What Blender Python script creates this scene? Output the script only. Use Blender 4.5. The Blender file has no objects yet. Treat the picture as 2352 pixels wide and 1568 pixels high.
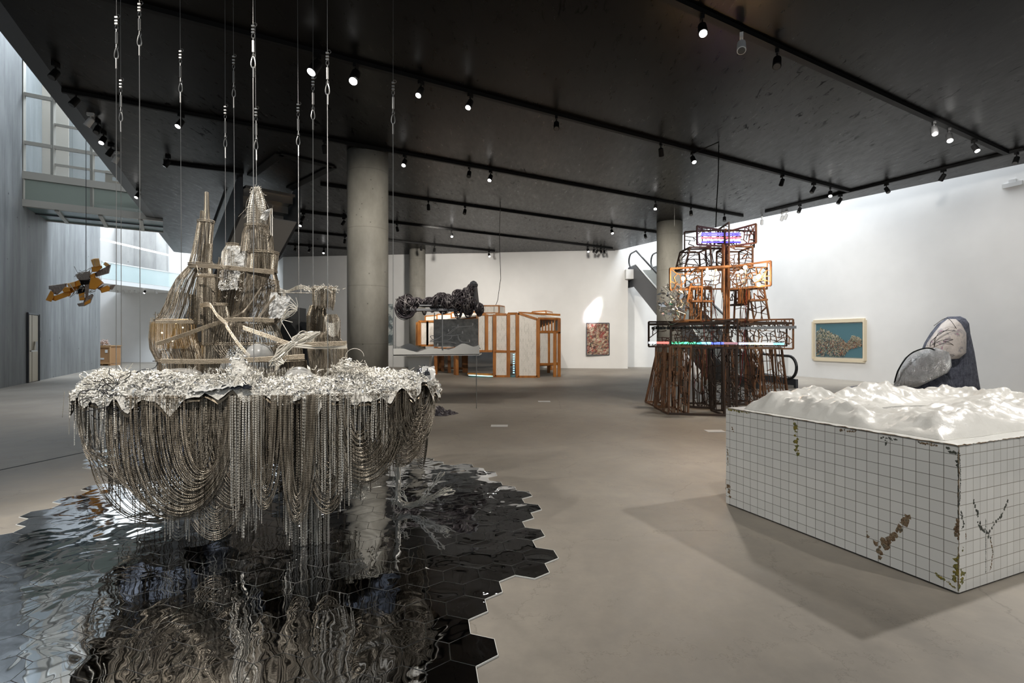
import bpy, math, random
import numpy as np
from mathutils import Vector, noise, Matrix

random.seed(7); RNG = np.random.default_rng(7)
S = bpy.context.scene
COL = S.collection
F, CX, HY, EYE = 1153.0, 1176.0, 778.0, 1.55

# ------------------------------------------------------------------ camera, world, lights, exposure
cam = bpy.data.cameras.new('camera'); cam.sensor_width = 36.0; cam.lens = F/2352*36.0
cam.shift_y = -6/2352; cam.clip_start = 0.05; cam.clip_end = 200
camo = bpy.data.objects.new('camera', cam); COL.objects.link(camo)
camo.location = (0, 0, EYE); camo.rotation_euler = (math.radians(90), 0, 0)
S.camera = camo
S.view_settings.view_transform = 'Standard'; S.view_settings.look = 'None'
S.view_settings.exposure = 0.18; S.view_settings.gamma = 1.0
S.view_settings.use_curve_mapping = False
S.cycles.max_bounces = 7; S.cycles.diffuse_bounces = 3; S.cycles.glossy_bounces = 4
S.cycles.transmission_bounces = 5; S.cycles.transparent_max_bounces = 12
S.cycles.sample_clamp_indirect = 4.0; S.cycles.caustics_reflective = False; S.cycles.caustics_refractive = False
w = bpy.data.worlds.new('world'); S.world = w; w.use_nodes = True
w.node_tree.nodes['Background'].inputs[0].default_value = (0.86, 0.93, 1.0, 1)
w.node_tree.nodes['Background'].inputs[1].default_value = 0.5

def area(name, loc, aim, sx, sy, power, col):
    l = bpy.data.lights.new(name, 'AREA'); l.shape = 'RECTANGLE'; l.size = sx; l.size_y = sy
    l.energy = power; l.color = col
    o = bpy.data.objects.new(name, l); COL.objects.link(o); o.location = loc
    d = Vector(aim)-Vector(loc); o.rotation_euler = d.to_track_quat('-Z', 'Y').to_euler()
    return o
def spot(name, loc, aim, power, ang, blend=0.6, rad=0.15, col=(1, .93, .84)):
    l = bpy.data.lights.new(name, 'SPOT'); l.energy = power; l.spot_size = math.radians(ang); l.spot_blend = blend
    l.shadow_soft_size = rad; l.color = col
    o = bpy.data.objects.new(name, l); COL.objects.link(o); o.location = loc
    d = Vector(aim)-Vector(loc); o.rotation_euler = d.to_track_quat('-Z', 'Y').to_euler()
    return o
# daylight through the two roof lights beside the black ceiling
area('skylight_right', (11.6, 19.5, 11.5), (10.6, 20.5, 0), 4.5, 18, 3000, (.90, .95, 1.0))
area('skylight_left', (-17.5, 20.5, 15.0), (-16.5, 21.5, 0), 6, 20, 7500, (.80, .90, 1.0))
area('skylight_far_left', (-24.5, 33.4, 13.0), (-24, 34.5, 4), 9, 3, 1100, (.88, .95, 1.0))
l_ = area('sunbeam', (9.4, 23.1, 9.2), (4.77, 26.1, 3.35), .07, .8, 14, (1, 1, .97)); l_.data.spread = math.radians(3)
# gallery spots, their lamp heads are built on the tracks below
SPOTS = [
 ((7.8, 5.6, 6.0), (1.6, 2.5, 0), 1150, 75, .5, .10, (1, .97, .93)),
 ((5.6, .4, 5.9), (3.9, 3.2, .4), 420, 60, .9, .1, (1, .97, .93)),
 ((-2.9, 7.2, 5.9), (-2.3, 4.3, 1.0), 1000, 50, .7, .06, (1, .95, .88)),
 ((-1.0, 1.2, 5.9), (-2.3, 4.0, 1.15), 1000, 44, .7, .06, (1, .95, .88)),
 ((-5.4, 2.0, 5.9), (-2.6, 4.3, 1.2), 500, 60, .7, .06, (1, .96, .9)),
 ((1.6, 1.0, 5.9), (3.6, 4.8, .9), 420, 70, .8, .1, (1, .96, .9)),
 ((3.9, 11.5, 5.9), (1.5, 8.5, 0), 650, 95, .9, .2, (1, .92, .82)),
 ((5.5, 8.5, 5.9), (5.3, 11.6, 1.4), 500, 70, .8, .1, (1, .93, .84)),
 ((0.5, 14.5, 5.9), (0.2, 20.3, 1.2), 1100, 80, .8, .1, (1, .93, .84)),
 ((-2.5, 8.0, 5.9), (-1.8, 11.4, 1.9), 420, 60, .8, .1, (1, .95, .88)),
 ((-3.0, 20.0, 5.9), (-4.5, 28.0, 2.0), 1100, 110, .9, .2, (1, .94, .86)),
 ((3.0, 20.0, 5.9), (3.2, 26.6, 1.6), 900, 110, .9, .2, (1, .94, .86)),
 ((8.6, 10.0, 5.9), (13.0, 16.6, 1.4), 900, 100, .9, .15, (1, .97, .93)),
 ((-8.5, 11.5, 5.9), (-9.5, 13.0, 0), 450, 110, .9, .2, (1, .94, .86)),
 ((-1.6, 7.6, 5.9), (-3.6, 12.6, 2.6), 850, 70, .9, .2, (1, .94, .84)),
 ((4.6, 14.2, 5.9), (6.2, 20.1, 3.2), 1500, 60, .9, .2, (1, .94, .84)),
 ((7.6, 15.0, 5.9), (11.5, 21.5, 1.4), 700, 100, .9, .15, (1, .98, .95)),
]
for k, a in enumerate(SPOTS): spot('track_spot_light', *a)

# ------------------------------------------------------------------ coordinates
def P(px, py, Y): return np.array([(px-CX)/F*Y, Y, EYE-(py-HY)/F*Y])
def G(px, py, z=0.0):
    Y = (EYE-z)*F/(py-HY); return P(px, py, Y)
CEIL = 6.2

# ------------------------------------------------------------------ mesh builder
class MB:
    def __init__(s): s.V = []; s.n = 0; s.loops = []; s.tot = []
    def _add(s, V, faces):
        V = np.asarray(V, float).reshape(-1, 3); b = s.n; s.V.append(V); s.n += len(V)
        for f in faces:
            s.loops.append(np.asarray(f, np.int32)+b); s.tot.append(np.array([len(f)], np.int32))
    def addq(s, V, Q):
        V = np.asarray(V, float); s.V.append(V)
        Q = np.asarray(Q, np.int32)
        s.loops.append((Q+s.n).ravel()); s.tot.append(np.full(len(Q), Q.shape[1], np.int32)); s.n += len(V)
    def hexa(s, c):   # 8 corners: bottom 0-3, top 4-7
        s.addq(c, [(0,3,2,1),(4,5,6,7),(0,1,5,4),(1,2,6,5),(2,3,7,6),(3,0,4,7)])
    def box(s, c, sz, ux=(1,0,0), uy=(0,1,0), uz=(0,0,1)):
        c = np.asarray(c, float); ux, uy, uz = [np.asarray(q, float)*h/2 for q, h in zip((ux, uy, uz), sz)]
        s.hexa([c-ux-uy-uz, c+ux-uy-uz, c+ux+uy-uz, c-ux+uy-uz, c-ux-uy+uz, c+ux-uy+uz, c+ux+uy+uz, c-ux+uy+uz])
    def bar(s, a, b, w, h=None, up=(0, 0, 1)):
        h = h or w; a = np.asarray(a, float); b = np.asarray(b, float); d = b-a; L = np.linalg.norm(d)
        if L < 1e-6: return
        d = d/L; up = np.asarray(up, float)
        if abs(d @ up) > .98: up = np.array([1., 0, 0])
        x = np.cross(d, up); x /= np.linalg.norm(x); y = np.cross(x, d)
        s.box((a+b)/2, (w, L, h), x, d, y)
    def quadslab(s, A, B, C, D, t):
        A, B, C, D = [np.asarray(q, float) for q in (A, B, C, D)]
        n = np.cross(B-A, D-A); n = n/np.linalg.norm(n)*t/2
        s.hexa([A-n, B-n, C-n, D-n, A+n, B+n, C+n, D+n])
    def prism(s, pts, off):
        pts = np.asarray(pts, float); off = np.asarray(off, float); n = len(pts)
        s._add(np.vstack([pts, pts+off]), [list(range(n))[::-1], list(range(n, 2*n))]+[[i, (i+1) % n, n+(i+1) % n, n+i] for i in range(n)])
    def tube(s, pts, r, k=4, ref=None, cap=True):
        pts = np.asarray(pts, float); n = len(pts)
        if n < 2: return
        r = np.full(n, r) if np.isscalar(r) else np.asarray(r)
        t = np.gradient(pts, axis=0); t /= (np.linalg.norm(t, axis=1, keepdims=True)+1e-9)
        if ref is None:
            m = np.abs(t).sum(0); ref = np.eye(3)[np.argmin(m)]
        ref = np.asarray(ref, float)
        x = np.cross(t, ref); l = np.linalg.norm(x, axis=1, keepdims=True)
        bad = l[:, 0] < .05
        if bad.any(): x[bad] = np.cross(t[bad], ref+np.array([.31, .52, .2])); l = np.linalg.norm(x, axis=1, keepdims=True)
        x /= l+1e-9; y = np.cross(t, x)
        a = np.arange(k)*2*np.pi/k
        V = (pts[:, None]+r[:, None, None]*(np.cos(a)[None, :, None]*x[:, None]+np.sin(a)[None, :, None]*y[:, None])).reshape(-1, 3)
        i = np.arange(n-1)[:, None]*k; j = np.arange(k)[None]; j2 = (j+1) % k
        Q = np.stack([i+j, i+j2, i+k+j2, i+k+j], -1).reshape(-1, 4)
        s.addq(V, Q)
        if cap and k > 3 and r[0] > .004:
            b = s.n-len(V)
            s.loops += [np.arange(k, dtype=np.int32)[::-1]+b, np.arange(k, dtype=np.int32)+b+(n-1)*k]; s.tot += [np.array([k], np.int32)]*2
    def beads(s, pts, R=.0046, r=.0017, pitch=.0135, k=4, ref=None):
        pts = np.asarray(pts, float)
        d = np.r_[0, np.cumsum(np.linalg.norm(np.diff(pts, axis=0), axis=1))]
        if d[-1] < pitch: return
        n = max(2, int(d[-1]/pitch))*2+1
        u = np.linspace(0, d[-1], n)
        q = np.stack([np.interp(u, d, pts[:, c]) for c in range(3)], 1)
        rr = np.where(np.arange(n) % 2, R, r)
        s.tube(q, rr, k, ref, cap=False)
    def lathe(s, c, prof, k=24, ax=None):
        c = np.asarray(c, float); a = np.arange(k)*2*np.pi/k; n = len(prof)
        X, Yv, Z = ax if ax is not None else np.eye(3)
        V = np.array([c+r*(math.cos(q)*np.asarray(X)+math.sin(q)*np.asarray(Yv))+z*np.asarray(Z) for r, z in prof for q in a])
        i = np.arange(n-1)[:, None]*k; j = np.arange(k)[None]; j2 = (j+1) % k
        s.addq(V, np.stack([i+j, i+j2, i+k+j2, i+k+j], -1).reshape(-1, 4))
        b = s.n-len(V)
        s.loops += [np.arange(k, dtype=np.int32)[::-1]+b, np.arange(k, dtype=np.int32)+b+(n-1)*k]; s.tot += [np.array([k], np.int32)]*2
    def grid(s, V, nu, nv, wrapu=False):
        i = np.arange(nu if wrapu else nu-1)[:, None]; j = np.arange(nv-1)[None]; i2 = (i+1) % nu
        s.addq(np.asarray(V).reshape(-1, 3), np.stack([i*nv+j, i2*nv+j, i2*nv+j+1, i*nv+j+1], -1).reshape(-1, 4))
    def build(s, name, mat=None, parent=None, smooth=False):
        me = bpy.data.meshes.new(name); V = np.vstack(s.V).astype(np.float32)
        L = np.concatenate(s.loops).astype(np.int32); T = np.concatenate(s.tot).astype(np.int32)
        org = np.zeros(3, np.float32)
        me.vertices.add(len(V)); me.vertices.foreach_set('co', V.ravel())
        me.loops.add(len(L)); me.loops.foreach_set('vertex_index', L)
        me.polygons.add(len(T)); me.polygons.foreach_set('loop_start', np.r_[0, np.cumsum(T)[:-1]].astype(np.int32))
        me.polygons.foreach_set('loop_total', T)
        me.polygons.foreach_set('use_smooth', np.full(len(T), bool(smooth)))
        me.update(calc_edges=True)
        if mat: me.materials.append(mat)
        o = bpy.data.objects.new(name, me); COL.objects.link(o)
        if parent: o.parent = parent; o.matrix_parent_inverse = parent.matrix_basis.inverted()
        return o

def thing(name, label, cat, loc=(0, 0, 0), group=None):
    o = bpy.data.objects.new(name, None); COL.objects.link(o); o.location = tuple(float(q) for q in loc); o.empty_display_size = .1
    return tag(o, label, cat, group)
def tag(o, label, cat, group=None):
    o['label'] = label; o['category'] = cat
    if group: o['group'] = group
    return o
def struct(o, label=None):
    o['kind'] = 'structure'
    if label: o['label'] = label
    return o
def copy_tree(o, parent=None):
    c = o.copy(); COL.objects.link(c)
    if parent: c.parent = parent
    for ch in list(o.children): copy_tree(ch, c)
    return c

# ------------------------------------------------------------------ materials
def mat(name, col=(.5, .5, .5), rough=.5, metal=0., emis=None, es=0., spec=None, alpha=None, trans=None):
    m = bpy.data.materials.new(name); m.use_nodes = True; b = m.node_tree.nodes['Principled BSDF']
    b.inputs['Base Color'].default_value = (*col, 1); b.inputs['Roughness'].default_value = rough; b.inputs['Metallic'].default_value = metal
    if emis: b.inputs['Emission Color'].default_value = (*emis, 1); b.inputs['Emission Strength'].default_value = es
    if spec is not None: b.inputs['Specular IOR Level'].default_value = spec
    if alpha is not None: b.inputs['Alpha'].default_value = alpha
    if trans is not None: b.inputs['Transmission Weight'].default_value = trans
    return m
class NT:
    def __init__(s, m): s.t = m.node_tree; s.b = s.t.nodes['Principled BSDF']
    def n(s, ty, **kw):
        x = s.t.nodes.new(ty)
        for k, v in kw.items():
            if k in x.inputs: x.inputs[k].default_value = v
            else: setattr(x, k, v)
        return x
    def l(s, a, b): s.t.links.new(a, b)
    def coord(s, scale=(1, 1, 1), rot=(0, 0, 0), loc=(0, 0, 0), src='Object'):
        c = s.n('ShaderNodeTexCoord'); m = s.n('ShaderNodeMapping'); s.l(c.outputs[src], m.inputs[0])
        m.inputs['Scale'].default_value = scale; m.inputs['Rotation'].default_value = rot; m.inputs['Location'].default_value = loc
        return m.outputs[0]
    def noise(s, vec, sc, det=4, ro=.6, dist=0):
        x = s.n('ShaderNodeTexNoise'); x.inputs['Scale'].default_value = sc; x.inputs['Detail'].default_value = det
        x.inputs['Roughness'].default_value = ro; x.inputs['Distortion'].default_value = dist; s.l(vec, x.inputs['Vector']); return x.outputs[0]
    def ramp(s, f, stops):
        r = s.n('ShaderNodeValToRGB'); e = r.color_ramp.elements
        while len(e) < len(stops): e.new(.5)
        for q, (p, c) in zip(e, stops): q.position = p; q.color = (*c, 1) if len(c) == 3 else c
        s.l(f, r.inputs[0]); return r.outputs[0]
    def mix(s, f, a, b, mode='MIX'):
        x = s.n('ShaderNodeMix', data_type='RGBA', blend_type=mode)
        if isinstance(f, (int, float)): x.inputs[0].default_value = f
        else: s.l(f, x.inputs[0])
        for i, v in ((6, a), (7, b)):
            if isinstance(v, tuple): x.inputs[i].default_value = (*v, 1)
            else: s.l(v, x.inputs[i])
        return x.outputs[2]
    def bump(s, h, st=.3, d=.02):
        x = s.n('ShaderNodeBump'); x.inputs['Strength'].default_value = st; x.inputs['Distance'].default_value = d
        s.l(h, x.inputs['Height']); s.l(x.outputs[0], s.b.inputs['Normal']); return x
def g3(v, t=(1, 1, 1)): return (v*t[0], v*t[1], v*t[2])

M = {}
# floor: ground polished concrete
m = M['floor'] = mat('polished_concrete', rough=.45); t = NT(m); c = t.coord()
n1 = t.noise(c, .55, 6, .65, .4); n2 = t.noise(c, 5, 8, .7)
a = t.ramp(n1, [(.3, (.235, .208, .175)), (.7, (.34, .305, .258))])
b_ = t.ramp(n2, [(.35, (.86, .86, .86)), (.65, (1.06, 1.05, 1.03))])
cr = t.n('ShaderNodeTexVoronoi', feature='DISTANCE_TO_EDGE'); cr.inputs['Scale'].default_value = .9; wv = t.noise(c, 2.2, 6, .7)
mx = t.n('ShaderNodeVectorMath', operation='ADD'); t.l(c, mx.inputs[0]); t.l(wv, mx.inputs[1]); t.l(mx.outputs[0], cr.inputs['Vector'])
crk = t.ramp(cr.outputs['Distance'], [(0, (.72, .72, .72)), (.006, (1, 1, 1))])
t.l(t.mix(1.0, t.mix(1.0, a, b_, 'MULTIPLY'), crk, 'MULTIPLY'), t.b.inputs['Base Color'])
t.l(t.ramp(n2, [(.3, (.46,)*3), (.7, (.62,)*3)]), t.b.inputs['Roughness']); t.bump(n2, .05, .01)
# black steel-faced ceiling
m = M['ceiling'] = mat('black_waxed_ceiling', rough=.35); t = NT(m); c = t.coord(rot=(0, 0, math.radians(-61)))
n1 = t.noise(c, .35, 5, .6, .5)
a = t.ramp(n1, [(.3, (.002, .002, .0024)), (.7, (.009, .0084, .0078))])
br = t.n('ShaderNodeTexBrick', offset=0.5); t.l(c, br.inputs['Vector'])
br.inputs['Scale'].default_value = 1; br.inputs['Brick Width'].default_value = 2.9; br.inputs['Row Height'].default_value = 1.45; br.inputs['Mortar Size'].default_value = .006
br.inputs['Color1'].default_value = (.8, .8, .8, 1); br.inputs['Color2'].default_value = (1.15, 1.12, 1.1, 1); br.inputs['Mortar'].default_value = (.3, .3, .3, 1)
cs = t.coord(scale=(5.2, 1.5, 1), rot=(0, 0, math.radians(-61)))
mk = t.ramp(t.noise(c, .28, 3, .5), [(.46, (0, 0, 0)), (.60, (1, 1, 1))])
sc = t.mix(mk, (1, 1, 1), t.ramp(t.noise(cs, 1.5, 6, .62, .8), [(.59, (1, 1, 1)), (.65, (.12, .12, .12))]))
t.l(t.mix(1.0, t.mix(1.0, a, br.outputs[0], 'MULTIPLY'), sc, 'MULTIPLY'), t.b.inputs['Base Color'])
t.l(t.ramp(t.noise(cs, 2.0, 5, .6), [(.35, (.27,)*3), (.65, (.36,)*3)]), t.b.inputs['Roughness'])
t.l(t.mix(1.0, sc, (.13, .13, .13), 'MULTIPLY'), t.b.inputs['Specular IOR Level'])
# board-marked concrete wall
def board_concrete(nm, rotz, lo, hi, bw=.62):
    m = mat(nm, rough=.6); t = NT(m); c = t.coord(rot=(0, 0, rotz))
    x = t.n('ShaderNodeSeparateXYZ'); t.l(c, x.inputs[0])
    mo = t.n('ShaderNodeMath', operation='FLOORED_MODULO'); t.l(x.outputs[1], mo.inputs[0]); mo.inputs[1].default_value = bw
    ln = t.ramp(mo.outputs[0], [(0, (.45,)*3), (.02, (1,)*3)])
    fl = t.n('ShaderNodeMath', operation='DIVIDE'); t.l(x.outputs[1], fl.inputs[0]); fl.inputs[1].default_value = bw
    f2 = t.n('ShaderNodeMath', operation='FLOOR'); t.l(fl.outputs[0], f2.inputs[0]); wn = t.n('ShaderNodeTexWhiteNoise', noise_dimensions='1D'); t.l(f2.outputs[0], wn.inputs['W'])
    bv = t.ramp(wn.outputs[0], [(0, (.82,)*3), (1, (1.1,)*3)])
    c2 = t.coord(rot=(0, 0, rotz), scale=(1, 2.4, .35)); n1 = t.noise(c2, 1.2, 7, .65)
    a = t.ramp(n1, [(.3, lo), (.7, hi)])
    vo = t.n('ShaderNodeTexVoronoi'); vo.inputs['Scale'].default_value = 1.6; t.l(c, vo.inputs['Vector'])
    dots = t.ramp(vo.outputs['Distance'], [(.045, (.35,)*3), (.07, (1,)*3)])
    q = t.mix(1.0, t.mix(1.0, a, ln, 'MULTIPLY'), bv, 'MULTIPLY'); t.l(t.mix(1.0, q, dots, 'MULTIPLY'), t.b.inputs['Base Color'])
    t.bump(n1, .2, .02); return m
M['wallconc'] = board_concrete('board_marked_concrete', math.radians(-28), (.20, .21, .215), (.37, .385, .39))
# column concrete
m = M['colconc'] = mat('column_concrete', rough=.6); t = NT(m); c = t.coord(scale=(1, 1, .5)); n1 = t.noise(c, 2.2, 7, .65)
a = t.ramp(n1, [(.3, (.21, .20, .175)), (.72, (.34, .325, .285))]); x = t.n('ShaderNodeSeparateXYZ'); t.l(t.coord(), x.inputs[0])
mo = t.n('ShaderNodeMath', operation='FLOORED_MODULO'); t.l(x.outputs[2], mo.inputs[0]); mo.inputs[1].default_value = 1.42
vo = t.n('ShaderNodeTexVoronoi'); vo.inputs['Scale'].default_value = 4; t.l(t.coord(), vo.inputs['Vector'])
t.l(t.mix(1.0, t.mix(1.0, a, t.ramp(mo.outputs[0], [(0, (.6,)*3), (.02, (1,)*3)]), 'MULTIPLY'), t.ramp(vo.outputs['Distance'], [(.05, (.5,)*3), (.08, (1,)*3)]), 'MULTIPLY'), t.b.inputs['Base Color']); t.bump(n1, .15)
M['panelconc'] = board_concrete('panel_concrete', math.radians(90), (.30, .30, .30), (.45, .45, .44), 1.6)
m = M['white'] = mat('white_wall_paint', (.80, .79, .77), .7)
t = NT(m); t.l(t.ramp(t.noise(t.coord(), .7, 3), [(.3, (.77, .765, .75)), (.7, (.83, .825, .81))]), t.b.inputs['Base Color'])
M['whitemetal'] = mat('white_metal', (.75, .75, .74), .4)
M['black'] = mat('black_metal', (.006, .006, .006), .6, spec=.2)
M['rubber'] = mat('black_rubber', (.02, .02, .022), .4)
M['darkgrey'] = mat('dark_grey_cladding', (.085, .09, .10), .4, .3)
M['midgrey'] = mat('grey_cladding', (.22, .22, .23), .45, .2)
M['steel'] = mat('brushed_steel', (.42, .41, .39), .3, .9)
M['alu'] = mat('satin_aluminium', (.50, .48, .43), .45, .5)
M['lamp'] = mat('lit_lens', (1, 1, 1), .3, 0, (1, .98, .95), 14)
M['lampoff'] = mat('dark_lens', (.1, .1, .1), .15)
def glass(nm, col, a, rough=.05):
    m = mat(nm, col, rough, 0, alpha=a); return m
M['glass'] = glass('clear_glass', (.75, .88, .88), .18)
M['frost'] = glass('frosted_green_glass', (.36, .42, .36), .88, .3)
M['teal'] = glass('teal_glass', (.20, .33, .34), .9, .2)
M['blueglass'] = glass('blue_glass', (.66, .80, .80), .45, .1)
# ================================================================== ROOM
def wallseg(name, a, b, z0, z1, m, t=.25, label=None, side=1):
    a = np.array([*a, 0.]); b = np.array([*b, 0.]); d = (b-a)/np.linalg.norm(b-a); n = np.array([-d[1], d[0], 0])*t*side
    mb = MB(); mb.hexa([a+[0, 0, z0], b+[0, 0, z0], b+n+[0, 0, z0], a+n+[0, 0, z0], a+[0, 0, z1], b+[0, 0, z1], b+n+[0, 0, z1], a+n+[0, 0, z1]])
    o = mb.build(name, m); return struct(o, label)
mb = MB(); mb.box((-4, 16, -.15), (70, 52, .3)); struct(mb.build('floor', M['floor']), 'grey polished concrete gallery floor')
mb = MB(); pts = [(-.65, -5), (-17.9, 27.1), (-13.5, 30.5), (5.6, 27.2), (5.4, 26.6), (8.8, 20.4), (13.6, 13.3), (26, -5)]
mb.prism([(x, y, CEIL) for x, y in pts], (0, 0, .55)); struct(mb.build('ceiling', M['ceiling']), 'black waxed suspended ceiling')
# grey trim strip along the left ceiling edge
A = np.array([-.65, -5, CEIL]); B = np.array([-17.9, 27.1, CEIL]); d = (B-A)/np.linalg.norm(B-A); n = np.array([-d[1], d[0], 0])
mb = MB(); mb.hexa([A, B, B+n*.30+[0, 0, .02], A+n*.30+[0, 0, .02], A+[0, 0, .6], B+[0, 0, .6], B+n*.3+[0, 0, .6], A+n*.3+[0, 0, .6]])
struct(mb.build('trim_ceiling', M['darkgrey']), 'dark grey metal edge strip of the black ceiling')
wallseg('wall_left', (-8.5, 1.7), (-21.9, 26.7), 0, 15, M['wallconc'], .4, 'tall board-marked concrete wall')
wallseg('wall_right', (6.9, 34.4), (20.7, -3), 0, 12.5, M['white'], .3, 'tall white gallery wall')
wallseg('wall_back', (-13, 28.5), (6.05, 26.2), 0, 6.8, M['white'], .25, 'white back wall')
wallseg('wall_back_right', (6.05, 26.2), (6.35, 27.6), 0, 12, M['white'], .05)
wallseg('wall_back_far', (6.35, 27.6), (10.5, 27.3), 0, 12, M['white'], .25)
wallseg('wall_back_left', (-16.5, 34), (-13, 28.5), 0, 6.8, M['white'], .25)
wallseg('wall_left_far', (-34, 33.4), (-16, 33.4), 0, 4.75, M['white'], .25, 'white wall under the far balcony')
wallseg('wall_left_upper', (-36, 36.5), (-12, 36.5), 4.7, 15, M['white'], .25)
wallseg('wall_left_return', (-21.9, 26.7), (-26.0, 26.0), 0, 15, M['wallconc'], .3)
wallseg('wall_left_concrete', (-28.6, 36.1), (-24.9, 36.1), 4.7, 9.8, M['panelconc'], .2, 'concrete panel wall above the far balcony')
# seam reveal on the right wall
dR = np.array([-.369, 1, 0]); dR /= np.linalg.norm(dR)
def RW(Y, z, off=0): return np.array([11.97-.369*(Y-20.78), Y, z])+np.array([-1, -.369, 0])/1.066*off
mb = MB(); mb.bar(RW(8, 5.95, .005), RW(33, 5.95, .005), .015, .03); struct(mb.build('trim_seam', M['midgrey']))
mb = MB(); mb.bar(RW(8, .012, .008), RW(33, .012, .008), .02, .025); struct(mb.build('baseboard_right', M['darkgrey']))
for Yq, z0 in ((12.9, 6), (23.0, 6)):
    mb = MB(); mb.bar(RW(Yq, z0, .003), RW(Yq, 9, .003), .012, .01); struct(mb.build('trim_joint', M['midgrey']))
# floor expansion joint
mb = MB(); a, b = G(-60, 1092), G(262, 1024); mb.bar(a+[0, 0, .001], b+[0, 0, .001], .03, .003); struct(mb.build('trim_floor', M['black']), 'dark joint line across the concrete floor')
# columns
def column(px, Y, r, label):
    mb = MB(); mb.lathe(((px-CX)/F*Y, Y, 0), [(r, 0), (r, CEIL)], 64); o = mb.build('concrete_column', M['colconc'], None, True)
    me = o.data
    for p in me.polygons:
        if abs(p.normal.z) > .9: p.use_smooth = False
    tag(o, label, 'column')
column(845, 12.6, .5, 'thick round concrete column right behind the chain sculpture')
column(1538, 20.1, .5, 'round concrete column behind the rusty lattice tower')
column(958.5, 26.2, .42, 'slimmer round concrete column near the back wall')

# ------------------------------------------------ mirrored hexagon floor
hexs = []
poly = [(965,1050),(1100,1078),(1160,1108),(1205,1145),(1228,1180),(1225,1215),(1265,1262),(1290,1278),(1276,1315),(1180,1350),(1150,1405),(1112,1445),(1070,1530),(1010,1600),(950,1800),(-900,1800),(-700,1330),(-40,1246),(75,1200),(75,1225),(90,1180),(150,1150),(215,1118),(260,1108),(330,1108),(420,1085),(700,1062)]
PW = [G(x, y)[:2] for x, y in poly]
def inside(p, poly):
    c = False; j = len(poly)-1
    for i in range(len(poly)):
        if (poly[i][1] > p[1]) != (poly[j][1] > p[1]) and p[0] < (poly[j][0]-poly[i][0])*(p[1]-poly[i][1])/(poly[j][1]-poly[i][1])+poly[i][0]: c = not c
        j = i
    return c
hd = .231; ang = math.radians(10); e1 = np.array([math.cos(ang), math.sin(ang)])*hd; e2 = np.array([math.cos(ang+math.pi/3), math.sin(ang+math.pi/3)])*hd
org = G(1241, 1277)[:2]
mh = MB(); grout = MB(); R = hd/math.sqrt(3)
extra = [G(x, y)[:2] for x, y in ((205, 1042), (238, 1052), (250, 1036), (225, 1066), (262, 1062), (280, 1045))]
for i in range(-40, 40):
    for j in range(-40, 40):
        q = org+i*e1+j*e2
        if q[1] < 1.3 or q[0] < -7 or q[1] > 8: continue
        ok = inside(q, PW) or min(np.linalg.norm(q-e) for e in extra) < .14
        if not ok: continue
        edge = sum(inside(q+d, PW) for d in (e1, -e1, e2, -e2, e1-e2, e2-e1)) < 3
        tx, ty = RNG.normal(0, .0022, 2)
        V = []
        for lay, zz in ((0, .0005), (1, .0085)):
            for k in range(6):
                a = ang+math.radians(30)+k*math.pi/3; dx, dy = (R-.0022)*math.cos(a), (R-.0027)*math.sin(a)
                V.append((q[0]+dx, q[1]+dy, zz+lay*(tx*dx+ty*dy)))
        mh._add(V, [[6, 7, 8, 9, 10, 11]]+[[k, (k+1) % 6, 6+(k+1) % 6, 6+k] for k in range(6)])
        grout._add([(q[0]+(R+.002)*math.cos(ang+math.radians(30)+k*math.pi/3), q[1]+(R+.002)*math.sin(ang+math.radians(30)+k*math.pi/3), .0078) for k in range(6)]+
                   [(q[0]+(R+.002)*math.cos(ang+math.radians(30)+k*math.pi/3), q[1]+(R+.002)*math.sin(ang+math.radians(30)+k*math.pi/3), 0) for k in range(6)], [[0, 1, 2, 3, 4, 5]]+[[6+k, 6+(k+1) % 6, (k+1) % 6, k] for k in range(6)])
m = M['mirror'] = mat('rippled_mirror', (.52, .53, .55), .03, 1.0); t = NT(m); c = t.coord()
n1 = t.noise(c, 3.4, 2, .45, .5); t.bump(n1, .42, .02)
m = M['grout'] = mat('pale_grout', (.8, .79, .75), .6)
fl = thing('mirror_floor_piece', 'dark mirrored floor of hexagonal tiles with rippled reflections under the chain sculpture', 'mirror floor', (-2.2, 4.2, 0))
mh.build('mirror_tiles', M['mirror'], fl); grout.build('tile_joint', M['grout'], fl)

# ------------------------------------------------ lighting tracks
def CE(px, py, z=CEIL): return G(px, py, z)
TR = []
def track(a, b, label, ext=0, w=.07, m=None, z=CEIL):
    A, B = CE(*a, z), CE(*b, z); d = (B-A)/np.linalg.norm(B-A); A = A-d*ext
    mb = MB(); mb.bar(A-[0, 0, .035], B-[0, 0, .035], w, .07)
    o = mb.build('lighting_track', M['black']); tag(o, label, 'lighting track'); TR.append((A, B)); return o
track((1626,32), (2311,348), 'long thick black lighting track across the upper right ceiling', 5, .11)
track((867,152), (1949,436), 'black lighting track crossing the ceiling centre with the two starry bright spots', 6, .09)
track((500,270), (1706,494), 'black lighting track crossing in front of the thick column top', 2.5, .07)
track((736,421), (1510,532), 'black lighting track just behind the thick column top, ending by the tower column')
track((650,479), (1407,569), 'black lighting track ending with a cluster of spotlights by the back wall')
track((619,522), (1136,575), 'black lighting track nearly touching the back wall, behind the thick column')
track((627,556), (796,570), 'short farthest black lighting track left of the thick column')
track((376,371), (560,393), 'short black lighting track at the left above the chain towers')
track((1758,484), (2352,339), 'black lighting track along the right edge of the ceiling beside the white wall', 0)
# dark frame of the escalator opening
mb = MB(); q = [CE(577,402), CE(643,352), CE(764,382), CE(666,431)]
for a, b in zip(q[:3], q[1:]): mb.bar(a-[0,0,.01], b-[0,0,.01], .22, .05)
struct(mb.build('trim_opening', M['black']), 'black frame of the escalator opening in the ceiling')
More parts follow.
